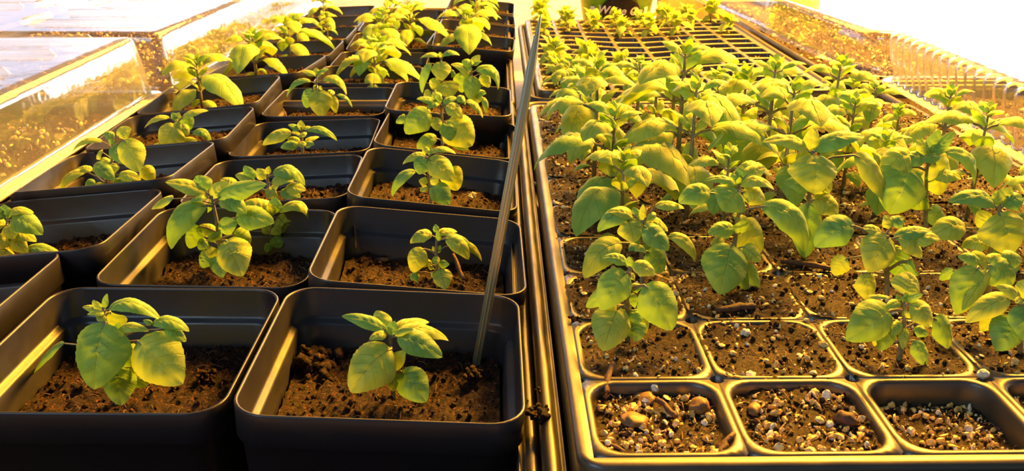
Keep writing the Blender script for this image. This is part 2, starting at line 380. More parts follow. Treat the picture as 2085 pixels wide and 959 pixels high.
# ------------------------------------------------------------------ 6-column cell tray
GX0, GY0, PX, PY, NX, NY = .0262, .2095, .04480, .0418, 6, 10
def cell_tray(name, gx0, gy0, px_, py_, nx, ny, gap, rc, hole, depth, border, warp, n=5):
    m = MB()
    hx, hy = px_ / 2, py_ / 2
    for a in range(nx):
        for c in range(ny):
            cx, cy = gx0 + (a + .5) * px_, gy0 + (c + .5) * py_
            inner = rrect(-hx + gap, hx - gap, -hy + gap, hy - gap, rc, n)
            outer = []
            for qi, (sx, sy, a0) in enumerate(((1, -1, -90), (1, 1, 0), (-1, 1, 90), (-1, -1, 180))):
                ii = (a + (1 if sx > 0 else 0)); jj = (c + (1 if sy > 0 else 0))
                interior = 0 < ii < nx and 0 < jj < ny
                for i in range(n + 1):
                    if interior and hole > 0:     # concave bite of the junction hole
                        st = {0: 180, 1: 270, 2: 0, 3: 90}[qi]
                        an = R(st - 90 * i / n)
                        outer.append((sx * hx + hole * math.cos(an), sy * hy + hole * math.sin(an)))
                    else:
                        t = i / n; e0 = (sx * hx, sy * (hy - rc) ) if qi in (1, 3) else (sx * (hx - rc), sy * hy)
                        e1 = (sx * (hx - rc), sy * hy) if qi in (1, 3) else (sx * hx, sy * (hy - rc))
                        cn = (sx * hx, sy * hy)
                        q = (e0[0] + (cn[0] - e0[0]) * t * 2, e0[1] + (cn[1] - e0[1]) * t * 2) if t <= .5 else (cn[0] + (e1[0] - cn[0]) * (t - .5) * 2, cn[1] + (e1[1] - cn[1]) * (t - .5) * 2)
                        outer.append(q)
            cnt = len(inner)
            def shrink(d): return rrect(-hx + gap + d, hx - gap - d, -hy + gap + d, hy - gap - d, max(rc - d, .001), n)
            if hole > 0:
                rings = [([(x, y) for x, y in outer], -.0060), (outer, -.0006)]
                rings = [(outer, -.0045), (outer, -.0004)]
            else: rings = [(outer, -.0004)]
            rings += [(shrink(-gap * .55), 0), (inner, -.0003), (shrink(.0005), -.0012), (shrink(.0012), -.006), (shrink(.0040), -depth)]
            k0 = len(m.v)
            for ring, z in rings:
                m.v += [(cx + x, cy + y, z + warp(cx + x, cy + y)) for x, y in ring]
            for i in range(len(rings) - 1):
                for j in range(cnt):
                    m.f.append((k0 + i * cnt + j, k0 + i * cnt + (j + 1) % cnt, k0 + (i + 1) * cnt + (j + 1) % cnt, k0 + (i + 1) * cnt + j)); m.m.append(0)
            m.f.append(tuple(k0 + (len(rings) - 1) * cnt + j for j in range(cnt))); m.m.append(0)
    # frame round the grid
    X0, X1, Y0, Y1 = gx0, gx0 + nx * px_, gy0, gy0 + ny * py_
    nseg = 40
    def loop(d, r):
        # rounded rect resampled evenly per side so it can follow the warp
        pts = []
        c4 = [(X1 + d - r, Y0 - d + r, -90), (X1 + d - r, Y1 + d - r, 0), (X0 - d + r, Y1 + d - r, 90), (X0 - d + r, Y0 - d + r, 180)]
        for q, (cx, cy, a0) in enumerate(c4):
            for i in range(n + 1):
                an = R(a0 + 90 * i / n); pts.append((cx + r * math.cos(an), cy + r * math.sin(an)))
            nxn = c4[(q + 1) % 4]; an = R(a0 + 90)
            s = Vector((cx + r * math.cos(an), cy + r * math.sin(an))); e = Vector((nxn[0] + r * math.cos(an), nxn[1] + r * math.sin(an)))
            for i in range(1, nseg): p = s.lerp(e, i / nseg); pts.append((p.x, p.y))
        return pts
    k0 = len(m.v); L = [(0, .0001, -.0004), (border * .35, .003, 0), (border * .7, .006, -.0001), (border * .92, .008, -.0010), (border, .0085, -.0030), (border + .0006, .009, -.012)]
    cnt = None
    for d, r, z in L:
        pts = loop(d, r); cnt = len(pts); m.v += [(x, y, z + warp(x, y)) for x, y in pts]
    for i in range(len(L) - 1):
        for j in range(cnt):
            m.f.append((k0 + i * cnt + j, k0 + (i + 1) * cnt + j, k0 + (i + 1) * cnt + (j + 1) % cnt, k0 + i * cnt + (j + 1) % cnt)); m.m.append(0)
    return m
tray_e = empty('cell_tray', (0, 0, 0), label='large-cell black seedling tray, shiny gold-lit top, front row of cells unplanted', cat='seedling tray')
body = cell_tray('tray_body', GX0, GY0, PX, PY, NX, NY, .0021, .0085, .0024, .052, .0050, lambda x, y: 0).build('tray_body', M_CELL, tray_e)
# raised front lip panel
lp = MB(); pr = [(.1995, -.0120), (.1985, -.0100), (.1985, -.0020), (.1992, -.0012), (.2010, -.0012), (.2035, -.0020)]
xs = [.0555, .0560, .0575, .30, .3015]
for x, s in zip(xs, (.35, .75, 1, 1, .9)):
    lp.v += [(x, y, -.0120 + (z + .0120) * s) for y, z in pr]
for i in range(len(xs) - 1):
    for j in range(len(pr) - 1):
        a = i * len(pr) + j; lp.f.append((a, a + 1, a + len(pr) + 1, a + len(pr))); lp.m.append(0)
lp.build('front_lip', M_POT, tray_e)
CS = [soil_mesh('cell_soil', PX / 2 - .0030, PY / 2 - .0030, 71 + i, [M_SOIL2, M_TWIG], amp=.0012, step=.0009, lumps=150, lump_r=(.0003, .0014), flakes=330, fl_r=(.0004, .0020), corner=.007) for i in range(4)]
CSF = [soil_mesh('heaped_cell_soil', PX / 2 - .0001, PY / 2 + .0004, 81 + i, [M_SOIL2, M_TWIG], amp=.0011, step=.0010, lumps=170, lump_r=(.0003, .0014), flakes=120, fl_r=(.0004, .0016), corner=.009) for i in range(4)]
rnd = random.Random(5)
for c in range(NY):
    for a in range(NX):
        cx, cy = GX0 + (a + .5) * PX, GY0 + (c + .5) * PY
        if c == 0 : s = CS[(a * 3 + 1) % 4]; z = {0: -.0040, 1: -.0030, 2: -.0085, 3: -.006}.get(a, -.005)
        elif c == 1: s = CSF[(a + c) % 4]; z = {0: -.0012, 1: -.0006, 2: -.0008, 3: -.0010}.get(a, -.0010)
        else: s = CSF[(a * 2 + c) % 4]; z = rnd.uniform(-.0008, .0001) if c < 4 else rnd.uniform(0, .0008)
        flip = PI if (a + c) % 2 else 0
        so = obj('soil', s[0], tray_e, (cx, cy, z), (0, 0, flip))
        obj('vermiculite_flakes', s[1], so, (0, 0, 0), kind='stuff')

# ------------------------------------------------------------------ fine-cell tray behind
def warpB(x, y): return -.0050 * math.exp(-((x - .135) / .055) ** 2) * math.exp(-((y - .84) / .16) ** 2) - .001
FX0, FY0, FP, FPY, FNX, FNY = .0335, .684, .0281, .0262, 8, 14
fine_e = empty('fine_cell_tray', (0, 0, 0), label='small-cell black plug tray behind the leafy basil, mostly bare cells', cat='seedling tray')
cell_tray('tray_body', FX0, FY0, FP, FPY, FNX, FNY, .0016, .0035, 0, .030, .0040, warpB, 3).build('tray_body', M_CELL, fine_e)
m = MB(); m.box(.0310, .2610, .682, 1.052, -.034, -.0315); m.build('tray_base', M_TRAY, fine_e, smooth=False)
fs = soil_mesh('plug_soil', FP / 2 - .002, FPY / 2 - .002, 91, [M_SOIL2, M_TWIG], amp=.001, step=.002, lumps=25, flakes=30, corner=.003)
flat_tray(.0215, .2790, .674, 1.062, -.006, 'black plastic tray under the small-cell plug tray')

# ------------------------------------------------------------------ leaves and plants
def leaf_geo(mb, B, T, W, arch, face=.5, nu=22, nv=12, curl=0., seed=0, stalk=None, cup=.20):
    rnd = random.Random(seed)
    B, T = Vector(B), Vector(T); d = T - B; L = d.length; t0 = d.normalized()
    hor = Vector((d.x, d.y, 0)); hor = hor.normalized() if hor.length > 1e-5 else Vector((0, -1, 0))
    n0 = Vector((0, 0, 1)) * (1 - face) + hor * .15 + Vector((0, -1, .25)) * face
    n0 = (n0 - t0 * n0.dot(t0)); n0 = n0.normalized() if n0.length > 1e-5 else Vector((0, 0, 1))
    nb = (Vector((0, 0, 1)) - t0 * t0.z); nb = (nb.normalized() if nb.length > .2 else n0)
    bn = (n0 + nb * .6).normalized()
    Mid = B + d * .34 + bn * arch * 1.9
    wob = rnd.uniform(-.12, .12)
    k0 = len(mb.v)
    for i in range(nu + 1):
        u = i / nu
        p = B * (1 - u) ** 2 + Mid * 2 * u * (1 - u) + T * u * u
        tg = ((Mid - B) * (1 - u) + (T - Mid) * u).normalized()
        n = (n0 - tg * n0.dot(tg)).normalized(); s = tg.cross(n)
        prof = math.sin(PI * min(1, u ** .88)) ** .60 if 0 < u < 1 else .02
        prof *= (1 - .10 * max(0, (u - .6) / .4) ** 1.5)
        hw = W * .5 * prof * (1 + (.018 if i % 2 else -.012))
        for j in range(nv + 1):
            v = -1 + 2 * j / nv
            bulge = abs(math.sin(PI * (u * 6 - abs(v) * 1.5 + .5))) * (1 - v * v) * (1 if 0 < j < nv else 0) * math.sin(PI * u)
            off = W * (.16 * abs(v) - (cup + .14) * v * v * prof + .075 * bulge) + W * wob * v * u * .6 + W * .02 * math.sin(u * 17 + v * 3 + seed)
            mb.v.append(tuple(p + s * (hw * v) + n * off * prof))
            mb.uv[k0 + i * (nv + 1) + j] = (u, (v + 1) / 2)
    for i in range(nu):
        for j in range(nv):
            a = k0 + i * (nv + 1) + j; mb.f.append((a, a + 1, a + nv + 2, a + nv + 1)); mb.m.append(0)
    if stalk is not None:
        S = Vector(stalk); mid = (S + B) / 2 + Vector((0, 0, (B - S).length * .08)); r = max(.0003, min(.0007, W * .05))
        q = B + (Mid - B).normalized() * L * .10
        mb.tube([S, mid, B, q], [r * 1.1, r, r * .9, r * .4], 6, False, 1)

def on_stem(st, p):
    best = None
    for a, b in zip(st, st[1:]):
        ab = b - a; t = max(0, min(1, (p - a).dot(ab) / ab.length_squared)); q = a + ab * t
        d = (q - p).length
        if best is None or d < best[0]: best = (d, q)
    return best[1]
def manual_plant(ox, oy, sc, zsoil, stem, leaves, label, group, matidx=0, rs=.0011, Y=None):
    P = lambda x, y: (ox + x / sc, oy + y / sc)
    bp = at_z(*P(*stem[0]), zsoil) if Y is None else Vector((at_y(*P(*stem[0]), Y).x, Y, zsoil))
    Y0 = bp.y; base = bp
    st = [at_y(*P(*q), Y0) - base for q in stem]; st[0] = Vector((0, 0, -.003))
    if Y is not None: st = [st[0]] + [q for q in st[1:] if q.z > .002]
    e = empty('basil_plant', base, label=label, cat='plant', group=group)
    mpp = (at_y(*P(stem[0][0] + sc, stem[0][1]), Y0) - at_y(*P(*stem[0]), Y0)).length       # metres per source pixel
    m = MB(); n = len(st); fine = []
    for a, b in zip(st, st[1:]):
        for i in range(4): fine.append(a.lerp(b, i / 4))
    fine.append(st[-1])
    m.tube(fine, [rs * (1 - .5 * i / (len(fine) - 1)) for i in range(len(fine))], 8, True)
    m.build('stem', M_STEM, e)
    for i, lf in enumerate(leaves):
        bx, by, tx, ty, wd, ar, fc, dy = (list(lf) + [0, .5, None][len(lf) - 5:])[:8] if len(lf) < 8 else lf
        if dy is None: dy = (3, -4, 5, -2)[i % 4]
        dy *= .001
        B = at_y(*P(bx, by), Y0 + dy * .25) - base; T = at_y(*P(tx, ty), Y0 + dy) - base
        W = wd / sc * mpp; A = ar / sc * mpp
        mb = MB(); tgt = on_stem(st, B); 
        sp_ = tgt - Vector((0, 0, min(.003, (B - tgt).length * .5))) if (B - tgt).length > .0012 else None
        leaf_geo(mb, B, T, W, A, fc, seed=i + int(ox), stalk=sp_)
        mb.build('leaf', [M_LEAF[(matidx + (i % 3 == 1)) % 3], M_STEM], e)
    return e
GP = 'basil plants in the square pots'; GR = 'basil plants in the large-cell tray'
def SZ(k): return (POTOBJ[k].matrix_world @ Vector((0, 0, soil_at(k)))).z
# -- front pots
manual_plant(50, 580, 3.69, SZ('A21'), [(690, 880), (680, 600), (655, 440), (605, 270), (590, 170)], [
    (605, 285, 525, 785, 410, 25, .85, -13), (850, 425, 1190, 745, 390, 30, .8, -9), (690, 620, 730, 905, 240, 10, .6, -8), (630, 185, 1025, 265, 150, 110, .25, 2),
    (645, 200, 700, 350, 190, 10, .9, 6), (960, 300, 1238, 350, 130, 75, .3, 3), (1050, 330, 1215, 425, 110, 25, .5, 1), (700, 370, 935, 350, 100, 70, .3, -2),
    (690, 470, 850, 620, 190, 20, .8, 3), (300, 440, 60, 690, 120, 40, .4, 12), (595, 210, 435, 165, 70, 20, .4, 2), (600, 215, 470, 225, 60, 15, .3, -4),
    (600, 175, 622, 65, 50, 8, .6, 1), (565, 200, 512, 115, 65, 8, .7, 2), (680, 400, 722, 425, 34, 5, .3, -4), (700, 640, 920, 765, 150, 20, .7, 3), (790, 620, 893, 665, 80, 10, .6, -2),
    (960, 300, 890, 265, 45, 10, .4, 0), (690, 370, 715, 280, 60, 8, .7, -1), (600, 230, 550, 275, 90, 8, .6, -3)],
    'round-leaved basil plant in the nearest middle pot, two broad drooping leaves', GP)
manual_plant(660, 610, 4.17, SZ('A11'), [(590, 830), (580, 600), (565, 420), (560, 300)], [
    (570, 420, 225, 785, 400, 60, .70, -12), (620, 310, 1005, 490, 230, 55, .55, -4), (640, 280, 1057, 350, 190, 85, .25, 8), (590, 270, 890, 190, 150, 55, .4, 14),
    (525, 260, 148, 140, 130, 45, .4, 2), (520, 265, 440, 95, 170, 20, .7, 6), (530, 290, 383, 345, 100, 25, .4, -5), (570, 310, 600, 180, 110, 12, .6, 1),
    (560, 600, 690, 430, 140, 15, .7, -2), (565, 610, 590, 780, 125, 15, .95, -6), (650, 610, 870, 870, 280, 25, .92, -8), (570, 300, 540, 230, 50, 6, .5, 0), (600, 300, 760, 255, 80, 25, .4, -3)],
    'small basil plant in the nearest right pot, lit on its upper left leaf', GP, 1)
manual_plant(300, 320, 3.551, SZ('A22'), [(560, 830), (520, 640), (500, 450), (475, 330), (465, 280)], [
    (430, 350, 172, 665, 210, 120, .55, -8), (430, 260, 130, 180, 130, 30, .4, 0), (425, 250, 345, 142, 150, 20, .7, 4), (440, 295, 308, 330, 80, 30, .3, -5), (470, 290, 590, 185, 120, 20, .7, 3),
    (510, 300, 860, 200, 150, 30, .6, -3), (555, 305, 718, 410, 130, 40, .5, -7), (530, 310, 620, 388, 80, 15, .4, -8), (640, 440, 918, 475, 190, 45, .6, -2), (525, 530, 655, 470, 130, 20, .8, -4),
    (490, 560, 370, 500, 100, 20, .6, 2), (510, 600, 440, 560, 110, 15, .8, -6), (375, 500, 300, 658, 150, 15, .9, 3), (570, 600, 690, 862, 260, 25, .88, -15), (500, 690, 545, 872, 150, 12, .9, -10),
    (455, 690, 395, 800, 140, 15, .7, -2), (500, 740, 450, 640, 120, 12, .8, -7), (620, 560, 745, 625, 160, 15, .8, 3), (430, 600, 375, 670, 100, 12, .7, -3), (190, 300, 30, 375, 100, 20, .5, 10), (480, 290, 440, 400, 120, 15, .5, 8)],
    'tall bushy basil plant with a long drooping left leaf, left in its pot', GP)
manual_plant(300, 320, 3.551, SZ('A22'), [(900, 700), (890, 570), (905, 430), (915, 400)], [
    (910, 420, 690, 335, 170, 35, .45, 2), (920, 400, 935, 290, 110, 15, .8, 3), (950, 400, 1190, 500, 120, 140, .3, 5), (940, 430, 1070, 582, 230, 20, .92, 5), (910, 570, 965, 655, 120, 12, .9, -3),
    (965, 620, 985, 715, 120, 10, .85, 3), (905, 510, 965, 560, 90, 12, .5, -3), (860, 600, 805, 640, 70, 8, .6, 0), (890, 560, 830, 480, 90, 10, .6, 2), (900, 420, 880, 330, 70, 8, .6, -2), (890, 600, 860, 690, 80, 8, .8, -3)],
    'basil plant with a glowing round leaf, right of the two in its pot', GP, 1)
manual_plant(300, 320, 3.551, SZ('A23'), [(890, 330), (880, 240), (870, 170), (868, 120)], [
    (770, 170, 635, 130, 90, 15, .5, 2), (760, 165, 700, 62, 90, 10, .7, 3), (850, 160, 790, 85, 90, 10, .7, 2), (870, 125, 880, 65, 45, 4, .6, 0), (905, 130, 1140, 205, 150, 95, .3, 4), (900, 185, 1060, 175, 100, 35, .4, -3),
    (1000, 245, 1147, 240, 120, 35, .5, -2), (960, 255, 1110, 290, 100, 20, .5, -3), (920, 230, 870, 300, 110, 12, .7, -4), (640, 215, 530, 160, 100, 15, .5, 2), (700, 230, 560, 270, 110, 30, .4, -3), (880, 250, 960, 190, 60, 8, .5, 0)],
    'basil plant half hidden behind the bushy pair, third middle pot', GP, 1, Y=0.48)
manual_plant(780, 440, 5.996, SZ('A12'), [(690, 760), (660, 610), (650, 470), (652, 350), (655, 250)], [
    (600, 240, 330, 330, 200, 80, .45, 0), (650, 200, 640, 97, 80, 8, .7, 2), (665, 230, 905, 190, 140, 50, .4, 9), (760, 280, 1045, 530, 210, 110, .6, -3), (760, 260, 1085, 375, 130, 70, .4, 2), (850, 350, 1205, 550, 150, 120, .45, 8),
    (500, 400, 370, 690, 260, 60, .85, -4), (375, 685, 400, 825, 120, 10, .8, -3), (600, 590, 400, 620, 120, 60, .5, 4), (640, 490, 650, 600, 100, 10, .9, -6), (685, 600, 810, 590, 110, 20, .8, -2), (695, 650, 765, 895, 240, 20, .95, -9),
    (640, 470, 605, 365, 60, 8, .7, 0), (672, 450, 700, 355, 60, 8, .7, 1), (610, 650, 545, 600, 60, 8, .8, 0), (612, 680, 608, 790, 60, 6, .9, -2), (680, 300, 660, 175, 70, 10, .7, -2)],
    'small basil plant with slim arching leaves, second nearest right pot', GP, 1)
manual_plant(770, 280, 6.395, SZ('A13'), [(700, 840), (670, 640), (655, 470), (665, 300), (665, 230)], [
    (620, 240, 318, 350, 150, 70, .4, 4), (620, 260, 530, 480, 250, 20, .9, -4), (690, 200, 1012, 212, 130, 80, .25, 2), (640, 210, 590, 115, 100, 12, .6, 2), (665, 225, 700, 125, 70, 8, .6, 3), (655, 290, 975, 570, 320, 70, .65, -8),
    (900, 400, 1030, 690, 310, 25, .9, 6), (490, 440, 180, 770, 170, 120, .5, -3), (640, 600, 528, 560, 120, 15, .9, -3), (680, 590, 795, 560, 120, 15, .8, -3), (710, 620, 930, 875, 280, 25, .9, -6), (705, 640, 710, 830, 90, 10, .9, -7), (650, 650, 545, 700, 90, 12, .7, -2), (690, 300, 740, 270, 60, 8, .5, -3)],
    'dark-stemmed basil plant beside a pale clod, third nearest right pot', GP, 1, Y=0.465)
manual_plant(780, 90, 4.36, SZ('A14'), [(520, 890), (525, 700), (520, 600), (505, 520)], [
    (490, 530, 298, 485, 100, 25, .4, -2), (495, 500, 440, 425, 100, 10, .6, 3), (500, 530, 390, 580, 80, 30, .3, -5), (540, 530, 655, 475, 100, 20, .4, 3), (560, 540, 700, 665, 140, 35, .55, -6), (430, 610, 200, 795, 240, 50, .8, -4),
    (200, 640, 115, 700, 100, 10, .5, 2), (570, 680, 790, 905, 310, 20, .92, -4), (560, 690, 600, 860, 160, 15, .9, -8), (480, 840, 300, 930, 140, 45, .75, -2), (460, 650, 485, 770, 110, 12, .8, -4), (510, 520, 470, 440, 60, 6, .6, 0),
    (650, 500, 730, 540, 110, 50, .4, 2), (735, 505, 885, 655, 90, 45, .4, 3), (600, 860, 760, 940, 90, 10, .7, 0)],
    'broad-leaved basil plant in the fourth nearest right pot', GP, Y=0.566)
manual_plant(780, 90, 4.36, SZ('A15'), [(560, 640), (540, 400), (520, 250), (515, 140)], [
    (500, 115, 330, 128, 80, 40, .3, 0), (530, 112, 680, 100, 80, 45, .3, 1), (512, 120, 505, 68, 50, 4, .6, 0), (512, 155, 520, 325, 175, 25, .95, -9), (430, 170, 348, 435, 90, 50, .5, -1), (560, 330, 590, 475, 210, 20, .93, -6),
    (460, 300, 450, 410, 100, 10, .8, -2), (600, 250, 640, 285, 80, 10, .6, 3), (420, 420, 370, 475, 90, 10, .7, 0), (500, 330, 470, 420, 110, 12, .8, 4)],
    'basil plant with leaf hanging square to front, left one in fifth right pot', GP, 1, Y=0.65)
manual_plant(780, 90, 4.36, SZ('A15'), [(850, 640), (830, 450), (795, 330), (775, 200)], [
    (780, 195, 698, 150, 90, 12, .7, 0), (790, 185, 862, 98, 80, 10, .6, 2), (800, 185, 878, 152, 50, 8, .4, -2), (820, 235, 1020, 405, 140, 120, .4, 3), (770, 290, 600, 180, 100, 50, .4, 0), (690, 250, 700, 430, 140, 15, .9, 3),
    (805, 285, 770, 490, 160, 20, .95, -7), (870, 260, 940, 385, 110, 12, .85, 2), (830, 440, 915, 440, 90, 15, .5, -2), (885, 470, 915, 615, 60, 35, .5, 0), (840, 440, 825, 530, 120, 10, .8, -3), (775, 200, 760, 240, 50, 6, .6, -2)],
    'basil plant with a long arched right leaf, right of two in the fifth right pot', GP, Y=0.655)
manual_plant(520, 120, 4.755, SZ('A25'), [(620, 560), (605, 380), (592, 270), (592, 180)], [
    (590, 155, 448, 120, 70, 12, .4, 0), (600, 145, 708, 98, 70, 12, .4, 1), (592, 170, 590, 85, 80, 5, .6, 3), (600, 165, 665, 140, 50, 10, .4, -3), (540, 220, 303, 375, 90, 85, .4, 0), (650, 210, 882, 348, 120, 110, .35, 1),
    (620, 300, 640, 565, 230, 30, .95, -9), (560, 300, 490, 475, 160, 20, .9, -2), (700, 330, 770, 330, 90, 12, .5, 2), (745, 355, 780, 525, 90, 12, .8, 0), (790, 350, 937, 468, 60, 45, .4, 2), (625, 300, 640, 262, 50, 4, .6, -3), (600, 290, 560, 260, 60, 6, .5, 0)],
    'basil plant with two leaves spread like arms, fifth middle pot', GP, 1, Y=0.662)
manual_plant(520, 120, 4.755, SZ('A24'), [(450, 900), (452, 800), (450, 720), (445, 660)], [
    (440, 690, 440, 592, 80, 6, .8, 1), (430, 690, 318, 638, 80, 15, .4, 0), (460, 680, 540, 660, 50, 10, .4, 2), (350, 720, 72, 835, 140, 50, .6, -2), (500, 700, 792, 792, 100, 80, .4, 2), (445, 740, 350, 708, 60, 15, .3, -4), (445, 720, 475, 760, 90, 10, .7, -5),
    (420, 840, 245, 862, 100, 30, .7, -4), (430, 810, 308, 775, 80, 20, .6, 2), (480, 800, 618, 755, 60, 15, .5, 9), (480, 830, 572, 830, 80, 15, .6, -4), (450, 800, 450, 860, 90, 8, .8, -6)],
    'low spreading basil plant in the fourth middle pot', GP, 1, Y=0.572)
manual_plant(100, 210, 4.566, SZ('A33'), [(440, 830), (560, 640), (600, 450), (590, 380)], [
    (500, 360, 198, 480, 90, 80, .35, 0), (600, 320, 505, 285, 90, 20, .5, 1), (645, 315, 765, 235, 130, 20, .7, 3), (700, 340, 840, 640, 250, 20, .88, -9), (590, 390, 710, 570, 160, 20, .6, -5), (650, 670, 855, 715, 130, 35, .5, -3),
    (860, 600, 975, 725, 150, 15, .8, 3), (420, 570, 608, 725, 150, 45, .55, -7), (480, 520, 600, 610, 90, 20, .5, 0), (350, 640, 88, 870, 130, 90, .45, -2), (590, 740, 805, 775, 130, 20, .7, -5), (500, 460, 440, 515, 110, 15, .5, 3), (430, 750, 470, 835, 130, 10, .9, -6),
    (350, 720, 420, 800, 100, 15, .7, -3), (400, 630, 250, 620, 100, 30, .4, 2), (590, 560, 600, 660, 110, 12, .8, -3), (590, 390, 560, 320, 60, 8, .5, 0)],
    'sprawling basil plant with a large green leaf, third left pot', GP, 1, Y=0.482)
manual_plant(100, 210, 4.566, SZ('A34'), [(1180, 430), (1190, 300), (1185, 200), (1180, 160)], [
    (1120, 140, 885, 235, 90, 55, .35, 0), (1180, 155, 1140, 88, 70, 6, .6, 1), (1185, 170, 1210, 85, 70, 6, .7, 2), (1240, 140, 1480, 72, 110, 35, .35, 2), (1250, 120, 1310, 250, 130, 12, .85, 5), (1180, 200, 1090, 440, 260, 35, .9, -9),
    (1225, 200, 1295, 300, 90, 15, .7, -3), (1330, 290, 1505, 375, 110, 90, .35, 2), (1230, 350, 1380, 350, 80, 15, .5, 0), (1200, 370, 1245, 400, 70, 8, .7, -3), (1030, 390, 945, 455, 100, 10, .6, 0), (1170, 180, 1220, 260, 80, 10, .6, -5)],
    'basil plant with a pair of arched leaves, fourth left pot', GP, 1, Y=0.574)
manual_plant(0, 260, 2.82, SZ('A32'), [(20, 760), (40, 620), (40, 520)], [
    (50, 500, 195, 490, 70, 35, .35, 2), (60, 530, 245, 615, 140, 50, .45, -2), (70, 600, 210, 655, 90, 25, .4, 0), (40, 620, -20, 700, 110, 15, .6, -4), (150, 700, 372, 765, 90, 50, .4, 3), (50, 690, 20, 770, 110, 12, .7, -4), (30, 560, -70, 590, 110, 30, .4, 0),
    (40, 520, 20, 440, 80, 10, .6, 2), (60, 640, 160, 720, 90, 15, .6, -3), (40, 560, 80, 640, 100, 12, .6, -5), (30, 520, -40, 470, 90, 15, .4, 0)],
    'basil plant cropped by the left edge, in the second left pot', GP, 1)
# -- front of the cell tray
manual_plant(1150, 380, 2.663, -.001, [(345, 835), (342, 680), (345, 560), (350, 470), (352, 430)], [
    (335, 420, 205, 385, 80, 30, .4, 2), (365, 440, 487, 480, 100, 35, .5, -2), (335, 465, 195, 670, 180, 40, .75, -8), (320, 530, 115, 655, 110, 20, .8, 4), (290, 650, 205, 892, 215, 20, .93, -14), (430, 535, 580, 780, 215, 30, .85, -6),
    (350, 625, 405, 615, 80, 10, .7, -3), (330, 590, 248, 590, 80, 12, .5, 2), (365, 670, 405, 745, 80, 10, .8, -4), (375, 720, 395, 840, 120, 12, .9, -5), (420, 700, 440, 795, 60, 8, .7, 2), (400, 630, 455, 695, 90, 8, .8, 6), (352, 440, 348, 378, 50, 4, .7, 0), (355, 500, 380, 480, 60, 8, .8, 1), (360, 560, 420, 545, 60, 14, .5, 0)],
    'basil plant at the front left of the large-cell tray, beside the seam', GR)
manual_plant(1150, 380, 2.663, -.001, [(425, 560), (418, 400), (415, 280), (420, 180)], [
    (310, 305, 105, 495, 160, 75, .6, -5), (390, 340, 345, 350, 60, 30, .5, -6), (365, 330, 440, 360, 60, 20, .4, -8), (340, 180, 375, 305, 140, 15, .9, -5), (430, 215, 562, 348, 130, 15, .65, -7), (450, 160, 482, 185, 80, 10, .7, -2), (490, 110, 648, 118, 80, 25, .3, 0),
    (370, 150, 178, 245, 110, 60, .5, 0), (370, 165, 232, 135, 70, 20, .4, -3), (560, 270, 705, 410, 90, 60, .45, 1), (445, 350, 530, 465, 150, 15, .9, 2), (420, 180, 425, 95, 40, 4, .6, 0), (430, 190, 560, 240, 100, 30, .4, 4), (400, 190, 370, 110, 60, 10, .5, 2)],
    'basil plant directly behind the front left one in the large-cell tray', GR, 1)
manual_plant(1350, 330, 3.306, -.001, [(485, 850), (480, 700), (480, 560), (508, 350), (512, 220), (515, 130)], [
    (455, 555, 380, 892, 310, 25, .97, -16), (510, 415, 655, 610, 220, 20, .92, 6), (480, 450, 300, 480, 120, 25, .6, -4), (515, 480, 540, 380, 110, 8, .9, -7), (540, 570, 655, 670, 120, 12, .8, -3), (560, 680, 640, 885, 110, 12, .85, -2),
    (505, 195, 400, 330, 240, 20, .85, -9), (540, 200, 685, 270, 150, 30, .75, 2), (660, 300, 950, 605, 210, 130, .55, -4), (500, 165, 278, 125, 80, 45, .3, -2), (520, 165, 748, 185, 110, 70, .35, -3), (510, 150, 480, 60, 110, 12, .6, 4), (525, 130, 560, 5, 110, 10, .65, 6),
    (550, 100, 690, 35, 110, 15, .5, 4), (320, 210, 105, 275, 170, 50, .5, 0), (512, 150, 512, 100, 40, 3, .7, -3), (540, 250, 590, 240, 70, 10, .7, 0), (500, 600, 560, 900, 100, 8, .9, -4), (430, 520, 400, 390, 70, 10, .7, 3)],
    'basil plant with one big leaf hanging to the front, centre of the large-cell tray', GR)
manual_plant(1640, 520, 3.997, -.001, [(765, 850), (795, 620), (808, 450), (800, 380)], [
    (690, 450, 330, 690, 320, 55, .78, -9), (850, 400, 1010, 585, 210, 55, .65, -5), (1040, 510, 1165, 755, 210, 45, .8, 2), (770, 375, 650, 430, 80, 15, .5, -5), (810, 320, 855, 138, 250, 20, .7, 7), (820, 375, 955, 318, 70, 15, .5, -3),
    (765, 380, 740, 318, 55, 5, .5, 0), (805, 500, 880, 470, 80, 12, .7, -4), (710, 590, 600, 775, 150, 20, .92, -3), (780, 545, 700, 650, 90, 12, .8, -6), (815, 590, 790, 765, 90, 10, .9, -6), (880, 610, 995, 655, 100, 25, .7, -2), (890, 690, 975, 905, 140, 15, .9, -5),
    (620, 590, 560, 740, 90, 10, .8, 2), (650, 510, 740, 575, 110, 20, .5, 3), (800, 380, 830, 300, 60, 6, .6, 0), (690, 350, 480, 340, 60, 20, .2, 6)],
    'basil plant on bare soil behind the third front cell', GR)
manual_plant(1550, 180, 2.284, -.001, [(590, 990), (585, 850), (575, 730), (572, 680)], [
    (590, 690, 495, 855, 170, 25, .85, -9), (620, 700, 795, 665, 80, 30, .35, 1), (635, 690, 745, 790, 100, 25, .5, -3), (560, 680, 470, 650, 70, 15, .4, 0), (430, 640, 248, 735, 150, 45, .65, 0), (600, 650, 570, 590, 60, 8, .6, 2), (600, 740, 630, 780, 90, 10, .8, -4),
    (700, 790, 620, 870, 180, 20, .85, 3), (470, 860, 500, 990, 110, 15, .9, -3), (400, 790, 340, 870, 90, 15, .6, 3), (610, 640, 660, 600, 70, 10, .5, 2), (700, 720, 830, 700, 90, 30, .4, -2), (570, 760, 520, 830, 90, 10, .7, -2)],
    'basil plant right of centre, second planted row of the large-cell tray', GR, 1)
